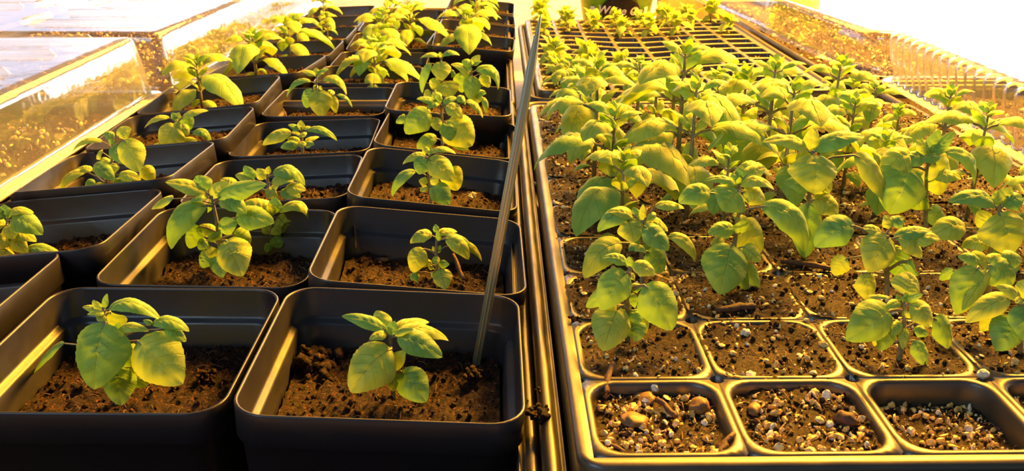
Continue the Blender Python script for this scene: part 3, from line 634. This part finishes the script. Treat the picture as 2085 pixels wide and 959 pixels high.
manual_plant(1550, 180, 2.284, -.001, [(220, 780), (218, 560), (232, 400), (236, 290)], [
    (220, 295, 5, 250, 100, 45, .3, 0), (250, 295, 480, 225, 110, 45, .35, 1), (240, 310, 245, 490, 215, 30, .9, -11), (232, 285, 232, 185, 70, 6, .7, 0), (215, 530, 200, 790, 150, 20, .9, -4), (235, 520, 355, 590, 120, 35, .6, -3), (225, 330, 160, 330, 110, 10, .8, 5),
    (230, 470, 100, 440, 90, 25, .5, 2), (240, 480, 330, 440, 120, 12, .9, 3), (225, 600, 150, 700, 100, 12, .8, -3), (240, 290, 300, 230, 60, 10, .5, 3), (430, 310, 580, 540, 130, 40, .6, 2)],
    'tall basil plant with a heart-shaped front leaf, middle of the large-cell tray', GR, 1)
manual_plant(1550, 180, 2.284, -.001, [(770, 740), (765, 560), (768, 400), (780, 310)], [
    (690, 365, 600, 585, 250, 30, .92, -11), (800, 340, 835, 495, 170, 15, .95, 3), (850, 295, 985, 460, 100, 70, .4, 0), (760, 320, 640, 370, 90, 30, .4, -3), (775, 310, 720, 240, 80, 10, .6, 2), (790, 300, 850, 230, 80, 12, .5, 3), (780, 305, 830, 190, 70, 8, .6, 3),
    (700, 310, 560, 410, 150, 40, .5, -2), (800, 310, 900, 200, 60, 12, .4, 2), (770, 500, 700, 560, 110, 12, .8, 0), (800, 420, 930, 420, 90, 30, .4, -2), (780, 560, 850, 640, 100, 12, .8, 0), (770, 310, 800, 350, 110, 12, .6, -6)],
    'basil plant with a very broad dark front leaf, right part of the large-cell tray', GR)
manual_plant(1550, 180, 2.284, -.001, [(1050, 850), (1075, 700), (1105, 570), (1110, 540)], [
    (1100, 580, 1150, 775, 230, 25, .9, -9), (1085, 550, 868, 530, 110, 55, .35, 0), (950, 650, 775, 705, 130, 50, .5, -2), (1110, 550, 1080, 480, 80, 8, .6, 2), (1125, 550, 1220, 510, 110, 25, .4, 0), (1080, 600, 1010, 650, 110, 12, .9, 3), (1060, 730, 930, 740, 100, 35, .4, 2),
    (1060, 780, 1180, 870, 190, 30, .8, -3), (1050, 800, 960, 830, 110, 20, .7, -2), (1110, 545, 1160, 460, 90, 10, .6, 2)],
    'basil plant at the right edge with a long leaf stalk, large-cell tray', GR, 1)
manual_plant(1880, 420, 2.995, -.001, [(440, 700), (400, 500), (395, 400)], [
    (330, 370, 200, 660, 210, 30, .9, -7), (395, 390, 235, 635, 100, 20, .7, -9), (400, 360, 545, 480, 200, 30, .8, -3), (340, 350, 210, 310, 90, 25, .5, 2), (400, 350, 480, 300, 90, 15, .5, 3), (190, 390, 100, 450, 70, 10, .7, 4), (480, 330, 600, 330, 120, 20, .6, 3)],
    'basil plant with a deep green round leaf, right of the bare-soil plant', GR)
manual_plant(1880, 420, 2.995, -.001, [(600, 900), (590, 700), (585, 560)], [
    (525, 560, 255, 710, 140, 50, .55, -4), (570, 690, 440, 880, 210, 20, .85, -6), (590, 560, 440, 490, 90, 20, .5, 0), (600, 560, 700, 450, 140, 20, .6, 2), (600, 600, 610, 820, 170, 20, .9, -8), (480, 640, 350, 760, 120, 15, .8, 3), (600, 560, 560, 590, 60, 6, .6, -4), (620, 620, 760, 700, 160, 40, .6, -2)],
    'basil plant cropped by the right edge, nearest planted row', GR, 1)

# -- generated basil plants of the same habit
def gen_leaves(H, rnd, ll=1.0):
    """list of (B, T, W, arch, face) round a straight stem of height H"""
    out = []; ang = rnd.uniform(0, 6.28)
    nodes = [(.20, .24, -.35), (.42, .48, -.45), (.66, .62, -.35), (.86, .46, -.08), (.97, .24, .25)]
    for q, (hf, lf, el) in enumerate(nodes):
        ang += PI / 2 + rnd.uniform(-.2, .2)
        for s in (0, PI):
            a = ang + s + rnd.uniform(-.25, .25); L = lf * ll * rnd.uniform(.80, 1.12) * .051
            pl = L * .22
            d = Vector((math.cos(a), math.sin(a), 0)); B = Vector((0, 0, H * hf + pl * .5)) + d * pl
            T = B + d * L * math.cos(el) * rnd.uniform(.75, 1) + Vector((0, 0, L * math.sin(el) * rnd.uniform(.8, 1.6)))
            out.append((B, T, L * rnd.uniform(.54, .68), L * rnd.uniform(.14, .26), 0.0, Vector((0, 0, H * hf))))
        if q in (1, 2, 3):
            for s in (0, PI):
                a = ang + s + rnd.uniform(-.5, .5); L = .012 * rnd.uniform(.7, 1.4)
                d = Vector((math.cos(a), math.sin(a), 0)); B = Vector((0, 0, H * hf + .002)) + d * .0015
                out.append((B, B + d * L * .6 + Vector((0, 0, L * .6)), L * .6, L * .15, 0.0, None))
    a = rnd.uniform(0, 6)
    for k in range(3):
        a += 2.1; d = Vector((math.cos(a), math.sin(a), 0)); B = Vector((0, 0, H)); out.append((B, B + d * .004 + Vector((0, 0, .007)), .005, .001, 0.0, None))
    return out
def proto(H, seed, ll, name='basil_plant', nu=15, nv=10):
    rnd = random.Random(seed); parts = []
    m = MB(); lean = Vector((rnd.uniform(-.1, .1), rnd.uniform(-.1, .1), 1))
    m.tube([(0, 0, -.003), (0, 0, H * .3), (0, 0, H * .6), (0, 0, H)], [.0013, .0012, .0010, .0006], 6, True)
    parts.append(('stem', m.mesh('stem', M_STEM)))
    for i, (B, T, W, A, fc, st) in enumerate(gen_leaves(H, rnd, ll)):
        mb = MB(); leaf_geo(mb, B, T, W, A, fc, nu, nv, seed=seed * 31 + i, stalk=st)
        parts.append(('leaf', mb.mesh('leaf', [M_LEAF[0 if i % 3 == 0 else 1], M_STEM])))
    return parts
PROTOS = [proto(h, 100 + i, l) for i, (h, l) in enumerate(((.058, 1.05), (.052, .95), (.062, 1.1), (.046, .9), (.055, 1.0), (.050, 1.1), (.060, .95), (.036, 1.15), (.033, 1.05)))]
def place(pr, loc, rz, sc, label, group, name='basil_plant'):
    e = empty(name, loc, (0, 0, rz), label=label, cat='plant', group=group); e.scale = (sc,) * 3
    for nme, me in pr:
        o = bpy.data.objects.new(nme, me); COL.objects.link(o); o.parent = e
    return e
rnd = random.Random(17)
OW = ['first', 'second', 'third', 'fourth', 'fifth', 'sixth', 'seventh', 'eighth', 'ninth', 'tenth']
skip = {(0, 1), (1, 1), (2, 1), (3, 1), (0, 2), (1, 2), (2, 2), (3, 2), (2, 3), (3, 3), (4, 1)}
for c in range(1, NY):
    for a in range(NX):
        if (a, c) in skip or (a == 5 and c >= 4) : continue
        cx, cy = GX0 + (a + .5) * PX, GY0 + (c + .5) * PY
        s = {1: .75, 2: .82, 3: .86, 4: .98, 5: 1.05, 6: .98, 7: .85, 8: .74, 9: .66}[c] * rnd.uniform(.88, 1.1)
        if (a, c) == (1, 5): s = 1.18
        if a >= 4 and c >= 3: s *= (.88 if c < 6 else .78)
        place(PROTOS[rnd.randrange(7)], (cx + rnd.uniform(-.004, .004), cy + rnd.uniform(-.004, .004), -.001), rnd.uniform(0, 6.28), s,
              'basil plant in the large-cell tray, %s row from the front, %s cell from the left' % (OW[c], OW[a]), GR)
# plants in the farther pots
far = [('A35', 415, 222, .00, 1.0, .80), ('B31', 525, 150, .0, .8, .95), ('B32', 622, 100, .0, 0, .80), ('B33', 690, 50, 0, 0, .62), ('A25b', 0, 0, 0, 0, 0)]
def in_pot(k, dx, dy, s, pi, rz, txt):
    p = POTOBJ[k].matrix_world @ Vector((dx, dy, soil_at(k)))
    place(PROTOS[pi], p, rz, s, txt, GP)
in_pot('A35', -.010, 0, 1.05, 7, 1.0, 'basil plant with drooping leaves in the fifth left pot')
in_pot('B31', -.006, -.012, 1.20, 8, .4, 'full basil plant in the nearest left pot of the rear tray')
in_pot('B32', 0, -.01, 1.10, 7, 2.2, 'basil plant with one bright leaf, second left pot of the rear tray')
in_pot('B33', -.016, 0, .9, 8, 2.9, 'short basil plant, third left pot of the rear tray')
in_pot('B33', .016, .01, .60, 1, .9, 'smallest basil plant, third left pot of the rear tray')
in_pot('B34', .0, .0, .85, 3, .9, 'basil plant in the fourth left pot of the rear tray')
in_pot('B21', .006, -.022, 1.0, 7, 1.5, 'basil plant leaning over the pot front, nearest middle pot of the rear tray')
in_pot('B21', .006, .020, 1.15, 8, 0.2, 'basil plant behind another, nearest middle pot of the rear tray')
in_pot('B22', .004, .0, .92, 2, 2.4, 'tall basil plant in the second middle pot of the rear tray')
in_pot('B23', -.012, -.01, 1.1, 8, .3, 'basil plant left of centre in the third middle pot of the rear tray')
in_pot('B23', .018, .015, 1.1, 7, 1.3, 'basil plant right of centre in the third middle pot of the rear tray')
in_pot('B24', -.01, .0, .80, 5, 2.3, 'basil plant in the fourth middle pot of the rear tray')
in_pot('B25', .0, .0, .80, 3, 0.3, 'basil plant in the fifth middle pot of the rear tray')
in_pot('B11', -.004, -.012, 1.15, 7, .1, 'basil plant with a broad leaf to the front, nearest right pot of the rear tray')
in_pot('B12', .0, .0, .85, 2, 1.1, 'basil plant in the second right pot of the rear tray')
in_pot('B13', .004, .0, .95, 0, .5, 'tall basil plant in the third right pot of the rear tray')
in_pot('B14', .01, .0, .75, 1, .5, 'basil plant in the fourth right pot of the rear tray')

# seedlings of the fine-cell tray
def seedling_mesh(seed):
    rnd = random.Random(seed); mb = MB(); H = .016
    for (B, T, W, A, fc, st) in gen_leaves(H, rnd, .42)[:22]:
        leaf_geo(mb, B, T, W, A, fc, 6, 4, seed=seed, stalk=None)
    return mb.mesh('foliage', [M_LEAF[1], M_STEM])
SM = [seedling_mesh(300 + i) for i in range(4)]
mst = MB(); mst.tube([(0, 0, -.003), (0, 0, .016)], [.0008, .0005], 6); STM = mst.mesh('stem', M_STEM)
seeds = [(0, 13), (0, 12), (1, 13), (1, 12), (2, 11), (3, 13), (3, 12), (3, 10), (4, 13), (4, 12), (4, 10), (5, 13), (5, 12), (6, 13), (6, 12), (7, 13), (7, 10), (1, 11), (0, 10), (5, 10), (2, 12),
         (0, 2), (0, 3), (1, 1), (1, 3), (2, 2), (0, 0), (1, 0), (2, 0)]
for i, (a, c) in enumerate(seeds):
    cx, cy = FX0 + (a + .5) * FP, FY0 + (c + .5) * FPY
    z = -.004 + warpB(cx, cy)
    e = empty('basil_seedling', (cx, cy, z), (0, 0, i * 1.7), label='basil seedling in the plug tray, %s row from the back, %s cell from the left' % ((OW + ['eleventh', 'twelfth', 'thirteenth', 'fourteenth'])[FNY - 1 - c], OW[a]), cat='seedling', group='seedlings in the small-cell tray')
    s = random.Random(i).uniform(.9, 1.4) * (.72 if c >= 12 and 1 <= a <= 4 else 1); e.scale = (s, s, s)
    obj('foliage', SM[i % 4], e); obj('stem', STM, e)
    so = obj('soil', fs[0], fine_e, (cx, cy, z)); obj('vermiculite_flakes', fs[1], so, kind='stuff')
for (a, c) in ((1, 9), (2, 8), (1, 8), (5, 9), (7, 5), (7, 3)):
    cx, cy = FX0 + (a + .5) * FP, FY0 + (c + .5) * FPY
    so = obj('soil', fs[0], fine_e, (cx, cy, -.004 + warpB(cx, cy))); obj('vermiculite_flakes', fs[1], so, kind='stuff')

# ------------------------------------------------------------------ clear domes
def dome(name, x0, x1, y0, y1, z0, h, slope, rot, label, flute=0.0, cr=.0, fpitch=.0125, ridge=True):
    e = empty(name, ((x0 + x1) / 2, (y0 + y1) / 2, z0), (0, 0, R(rot)), label=label, cat='humidity dome', group='clear propagation domes')
    hx, hy = (x1 - x0) / 2, (y1 - y0) / 2; m = MB()
    def path(d, r, amp):
        pts = []; base = rrect(-hx + d, hx - d, -hy + d, hy - d, max(r - cr, .004), 8); L = len(base)
        for i in range(L):
            a = Vector(base[i]); b2 = Vector(base[(i + 1) % L]); seg = (b2 - a).length
            n = cnts[i]
            for k in range(n):
                p = a.lerp(b2, k / n)
                if amp:
                    t = (b2 - a).normalized(); nn = Vector((t.y, -t.x)); s = k / n * seg0[i]
                    wv = math.cos(2 * PI * s / fpitch); p += nn * amp * max(-.6, min(.6, wv * 1.2)) * (1 if n > 4 else 0)
                pts.append((p.x, p.y))
        return pts
    b0 = rrect(-hx, hx, -hy, hy, .025 - cr, 8); seg0 = [(Vector(b0[(i + 1) % len(b0)]) - Vector(b0[i])).length for i in range(len(b0))]
    cnts = [max(1, int(s / (fpitch / 8))) if (flute and s > .02) else max(1, int(s / .02)) for s in seg0]
    rings = [(-.006, .028, 0, .0015), (-.0055, .028, 0, .0025), (0, .025, 0, .0025), (.0006, .025, 0, .006), (.0012, .025, flute, .008), (slope * h * .5, .024, flute, h * .5), (slope * h, .023, flute, h - .006), (slope * h + .0012, .022, flute * .5, h - .0025), (slope * h + .004, .020, 0, h), (slope * h + .010, .016, 0, h + .0004)]
    cnt = None
    for d, r, am, z in rings:
        p = path(d, r, am); cnt = len(p); m.v += [(x, y, z) for x, y in p]
    for i in range(len(rings) - 1):
        for j in range(cnt):
            m.f.append((i * cnt + j, i * cnt + (j + 1) % cnt, (i + 1) * cnt + (j + 1) % cnt, (i + 1) * cnt + j)); m.m.append(0)
    m.f.append(tuple((len(rings) - 1) * cnt + j for j in range(cnt))); m.m.append(0)
    o = m.build('dome_shell', M_DOME, e); solidify(o, .0005)
    if ridge:
        zt = h + .0005
        def rib(xa, ya, xb, yb): 
            d = Vector((xb - xa, yb - ya)).normalized() * .004
            k = MB(); k.tube([(xa, ya, zt - .001), (xa + d.x, ya + d.y, zt + .0010), (xb - d.x, yb - d.y, zt + .0010), (xb, yb, zt - .001)], [.0010, .0030, .0030, .0010], 8); k.build('moulded_rib', M_DOME, e)
        ny = int(2 * hy / .062)
        for j in range(ny + 1):
            yy = -hy + .035 + j * (2 * hy - .07) / ny
            rib(-hx + .035, yy, -.030, yy); rib(.030, yy + .012, hx - .030, yy + .012)
        for j in range(ny):
            if j % 2 == 0:
                ya = -hy + .040 + j * (2 * hy - .07) / ny; yb = ya + (2 * hy - .07) / ny - .01
                rib(-.022, ya, -.022, yb); rib(.022, ya + .01, .022, yb + .01)
    return e
dome('humidity_dome', -.560, -.2560, .120, .660, .0010, .045, .12, .5, 'clear dome nearest at left, end wall beside the pots', cr=.015)
dome('humidity_dome', -.545, -.2370, .667, 1.25, .0015, .044, .12, -2, 'clear dome behind the nearest left dome, moulded grid on top', cr=.015)
dome('humidity_dome', .3070, .600, .215, .715, -.002, .042, -.10, -1.5, 'clear dome with vertical flutes at far right', flute=.0024)
dome('humidity_dome', .2860, .575, .740, 1.27, -.002, .036, .05, 4.0, 'smooth-sided clear dome beyond the fluted one at right')

# ------------------------------------------------------------------ ribbed stake
b0 = at_z(970, 745, -.024); tip = at_z(1101, 30, .108)
m = MB(); d = tip - b0; L = d.length; t = d.normalized(); a = t.cross(Vector((0, 1, 0))).normalized(); bb = t.cross(a); n = 24
seq = [(-.02, .0017), (0, .0017), (.5 * L, .0017), (L * .80, .0016), (L * .86, .0015), (L * .93, .0010), (L * .985, .0004), (L, .00010)]
for s, r in seq:
    for j in range(n):
        q = 2 * PI * j / n; rr_ = r * (1 + (.12 if j % 4 < 2 else -.10)); p = t * s + a * rr_ * math.cos(q) + bb * rr_ * math.sin(q); m.v.append(tuple(p))
for i in range(len(seq) - 1):
    for j in range(n): m.f.append((i * n + j, i * n + (j + 1) % n, (i + 1) * n + (j + 1) % n, (i + 1) * n + j)); m.m.append(0)
m.f.append(tuple((len(seq) - 1) * n + j for j in range(n))); m.m.append(0)
m.build('plant_stake', M_STAKE, None, b0, label='thin ribbed green-gold stake with a pointed tip stuck in the nearest right pot', cat='plant stake')

# ------------------------------------------------------------------ twigs, clods and bark
def twig(pxy, z, ang, L, r, label, bend=.1, mt=None, tilt=0, name='twig', cat='twig'):
    c = at_z(*pxy, z); dx, dy = math.cos(ang) * L / 2, math.sin(ang) * L / 2; rnd = random.Random(int(L * 1e6)); m = MB(); n = 9; pts = []; rad = []
    for i in range(n):
        u = i / (n - 1) * 2 - 1
        pts.append((dx * u + rnd.uniform(-1, 1) * r * .3, dy * u + rnd.uniform(-1, 1) * r * .3 + bend * L * (1 - u * u), tilt * L * u * .5)); rad.append(r * rnd.uniform(.8, 1.15) * (1 - .25 * abs(u)))
    m.tube(pts, rad, 8); return m.build(name, mt or M_TWIG, None, c + Vector((0, 0, r * .5)), label=label, cat=cat)
twig((1240, 775), -.001, R(75), .0155, .0013, 'crooked brown twig lying over the divider behind the front left cell', .05, tilt=.25)
twig((1480, 868 + 40), -.002, R(50), .009, .0011, 'short twig at the right corner of the front left cell', .1, tilt=.3)
twig((1500, 632), .001, R(12), .016, .0016, 'thick dark twig behind the second front cell', .06, M_BARK)
twig((1655, 545), .001, R(-25), .026, .0012, 'long thin dark twig lying behind bare cells', .05, M_BARK)
twig((1357, 833), -.002, R(-70), .011, .0011, 'dark bark sliver in the front left cell', .02, M_BARK)
twig((1245, 912), -.003, R(-35), .010, .0005, 'hair-thin brown root at the front of the front left cell', .15)
twig((776, 533), SZ('A12') + .0015, R(20), .0085, .0014, 'stubby tan twig left of the plant in the second right pot', .02)
twig((933, 545), SZ('A12') + .003, R(-68), .013, .0011, 'upright brown twig right of the plant in the second right pot', .02, tilt=-.6)
twig((722, 470), -.008, R(100), .016, .0005, 'thin root curling up the back left corner of the second right pot', .12, M_TWIG, tilt=.8)
twig((583, 238), SZ('A25') + .004, R(-60), .014, .0005, 'thin tan straw in the fifth middle pot', .02, tilt=-.7)
def clod(pxy, z, r, label, mt, seed, n=60, name='soil_clod', cat='soil clod', ppos=None):
    rnd = random.Random(seed); m = MB(); c = at_z(*pxy, z) if ppos is None else Vector(ppos)
    for i in range(n):
        q = Vector((rnd.gauss(0, .42), rnd.gauss(0, .38), abs(rnd.gauss(0, .34)))) * r; m.lump(q, r * rnd.uniform(.16, .42), rnd, .9)
    return m.build(name, mt, None, c, label=label, cat=cat)
clod((1097, 850), -.007, .0042, 'large dark soil clod on the seam between the trays', M_SOIL, 3)
clod((1098, 796), -.007, .0016, 'small dark soil crumb behind the large clod on the tray seam', M_SOIL, 4, 14)
clod((1072, 815), -.012, .0009, 'tiny soil crumb on the left tray rim, beside the nearest pot', M_SOIL, 8, 8)
clod((1081, 378), -.012, .0032, 'gold vermiculite clod on the tray seam beside the third pot', M_VERM, 5, 26)
clod((1168, 652), .0005, .0022, 'dark soil clod on the left border of the large-cell tray', M_SOIL, 6, 24)
clod((962, 402), SZ('A13') + .002, .0030, 'pale yellow clod right of the plant in the third right pot', M_PERL, 7, 30)
clod((640, 745), SZ('A11') + .001, .0085, 'soil lumps heaped as the leaf shadow left of the plant, nearest right pot', M_SOIL, 9, 120)  # lumps added where the leaf shadow falls, giving that shade a shape
clod((965, 770), SZ('A11') + .001, .0040, 'dark soil clod at the foot of the stake', M_SOIL, 10, 50)
clod((425, 770), SZ('A21') + .001, .0035, 'brown soil clod right of the plant in the nearest middle pot', M_SOIL, 12, 40)
def stone(pxy, z, r, mt, label, seed, flat=.28, name='bark_chip', cat='bark chip'):
    rnd = random.Random(seed); bmx = bmesh.new(); bmesh.ops.create_icosphere(bmx, subdivisions=3, radius=1)
    for v in bmx.verts:
        q = 1 + .35 * noise.noise(v.co * 1.7 + Vector((seed, 0, 0))); v.co = Vector((v.co.x * q, v.co.y * q * .75, v.co.z * flat * q)) * r
    me = bpy.data.meshes.new(name); bmx.to_mesh(me); bmx.free(); me.materials.append(mt)
    for p in me.polygons: p.use_smooth = True
    return obj(name, me, None, at_z(*pxy, z) + Vector((0, 0, r * flat * .6)), (rnd.uniform(-.3, .1), rnd.uniform(-.2, .2), rnd.uniform(0, 3)), label=label, cat=cat)
M_CHIP = simple('orange_bark', (.17, .09, .022), .55, 300)
stone((1312, 815), -.004, .0042, M_CHIP, 'flat orange-brown bark chip at the top middle of the front left cell', 1)
stone((1295, 862), -.004, .0046, M_CHIP, 'largest flat tan chip in the middle of the front left cell', 2, .35)
stone((1424, 835), -.004, .0040, M_CHIP, 'rounded tan chip at the right of the front left cell', 3, .6)
stone((1535, 836), -.003, .0028, M_CHIP, 'oval orange chip at the left of the second front cell', 4, .4)
stone((1720, 862), -.003, .0036, M_BARK, 'black bark lump in the second front cell', 5, .7)
stone((1527, 775), -.003, .0026, M_PERL, 'round white perlite bead on the divider of the second front cell', 6, .8, 'perlite_bead', 'perlite bead')
stone((1331, 793), -.003, .0020, M_PERL, 'white perlite bead near the twig in the front left cell', 7, .8, 'perlite_bead', 'perlite bead')
stone((2001, 766), .000, .0022, M_PERL, 'white perlite bead on the divider at the third front cell corner', 8, .7, 'perlite_bead', 'perlite bead')
stone((1518, 682), -.001, .0020, M_PERL, 'white perlite bead on bare soil behind the second front cell', 9, .8, 'perlite_bead', 'perlite bead')

# ------------------------------------------------------------------ bucket and boards behind the fine-cell tray
BX, BY = at_y(1254, 20, 1.155).x, 1.155
bk = empty('bucket', (BX, BY, TRAY_FLOOR), label='lime green bucket with a black chalk label reading Write On It', cat='bucket')
def lathe(prof, n=64):
    m = MB()
    for r, z in prof: m.v += [(r * math.cos(2 * PI * j / n), r * math.sin(2 * PI * j / n), z) for j in range(n)]
    for i in range(len(prof) - 1):
        for j in range(n): m.f.append((i * n + j, i * n + (j + 1) % n, (i + 1) * n + (j + 1) % n, (i + 1) * n + j)); m.m.append(0)
    m.f.append(tuple(range(n))[::-1]); m.m.append(0)
    return m
zb = -TRAY_FLOOR      # rim plane above the bucket's foot
def rad(z): return .0445 + (z - zb) * .16      # bucket radius at height z over its foot
lathe([(rad(0), 0), (rad(.16), .16), (rad(.16) + .003, .161), (rad(.16) + .003, .166), (rad(.16) - .001, .166), (rad(0) - .002, .004)]).build('bucket_body', M_BUCKET, bk)
def patch(x0, x1, z0, z1, off, mt, name, parent, outline=None, nx=40, nz=14, **kw):
    m = MB()
    for i in range(nx + 1):
        x = x0 + (x1 - x0) * i / nx
        lo, hi = (z0, z1) if outline is None else outline((x - (x0 + x1) / 2) / ((x1 - x0) / 2))
        for j in range(nz + 1):
            z = lo + (hi - lo) * j / nz; r = rad(z) + off; ph = x / .045
            for s in (0,): m.v.append((r * math.sin(ph), -r * math.cos(ph), z))
    for i in range(nx):
        for j in range(nz): a = i * (nz + 1) + j; m.f.append((a, a + nz + 1, a + nz + 2, a + 1)); m.m.append(0)
    o = m.build(name, mt, parent, **kw); solidify(o, .0006, 1); return o
def plaque(u):
    zc = zb - .0015
    h = .0195 * math.sqrt(max(0, 1 - (u / .86) ** 2)) if abs(u) < .80 else .0
    return (zc - max(h, .0065 * (1 - abs(u)) / .2 * .8 if abs(u) > .8 else h), zc + max(h, .0065 * (1 - abs(u)) / .2 * .8 if abs(u) > .8 else h))
lb = patch(-.0295, .0295, 0, 0, .0009, M_SLATE, 'chalkboard_label', bk, plaque)
patch(-.0400, -.0330, zb - .0075, zb + .0050, .0005, M_WHITE, 'white_label_tab', bk, nx=6)
patch(.0330, .0400, zb - .0085, zb + .0035, .0005, M_WHITE, 'white_label_tab', bk, nx=6)
def text_on(txt, size, z, x, rotz, name):
    cu = bpy.data.curves.new(name, 'FONT'); cu.body = txt; cu.size = size; cu.align_x = 'CENTER'; cu.shear = .25; cu.offset = size * .018; cu.extrude = .0002; cu.space_character = 1.05
    tmp = bpy.data.objects.new(name, cu); COL.objects.link(tmp); bpy.context.view_layer.update()
    me = bpy.data.meshes.new_from_object(tmp.evaluated_get(bpy.context.evaluated_depsgraph_get())); bpy.data.objects.remove(tmp)
    for v in me.vertices:
        X, Z, D = v.co.x, v.co.y, v.co.z
        X, Z = X * math.cos(rotz) - Z * math.sin(rotz) + x, X * math.sin(rotz) + Z * math.cos(rotz) + z
        r = rad(Z) + .0019 + D; ph = X / .045; v.co = (r * math.sin(ph), -r * math.cos(ph), Z)
    me.materials.clear(); me.materials.append(M_WHITE)
    return obj(name, me, lb)
text_on('Write On', .0135, zb - .0035, 0, R(-3), 'chalk_writing'); text_on('It', .0135, zb - .0150, -.002, R(-3), 'chalk_writing')
# tan carton right of the bucket and pale board strip
cb = MB(); cb.box(0, .26, 0, .012, 0, .20); o = cb.build('tan_board', M_CARD, None, (at_y(1344, 15, 1.31).x, 1.31, TRAY_FLOOR), label='tan board standing right of the green bucket', cat='board', smooth=False); o.rotation_euler = (0, 0, R(14))
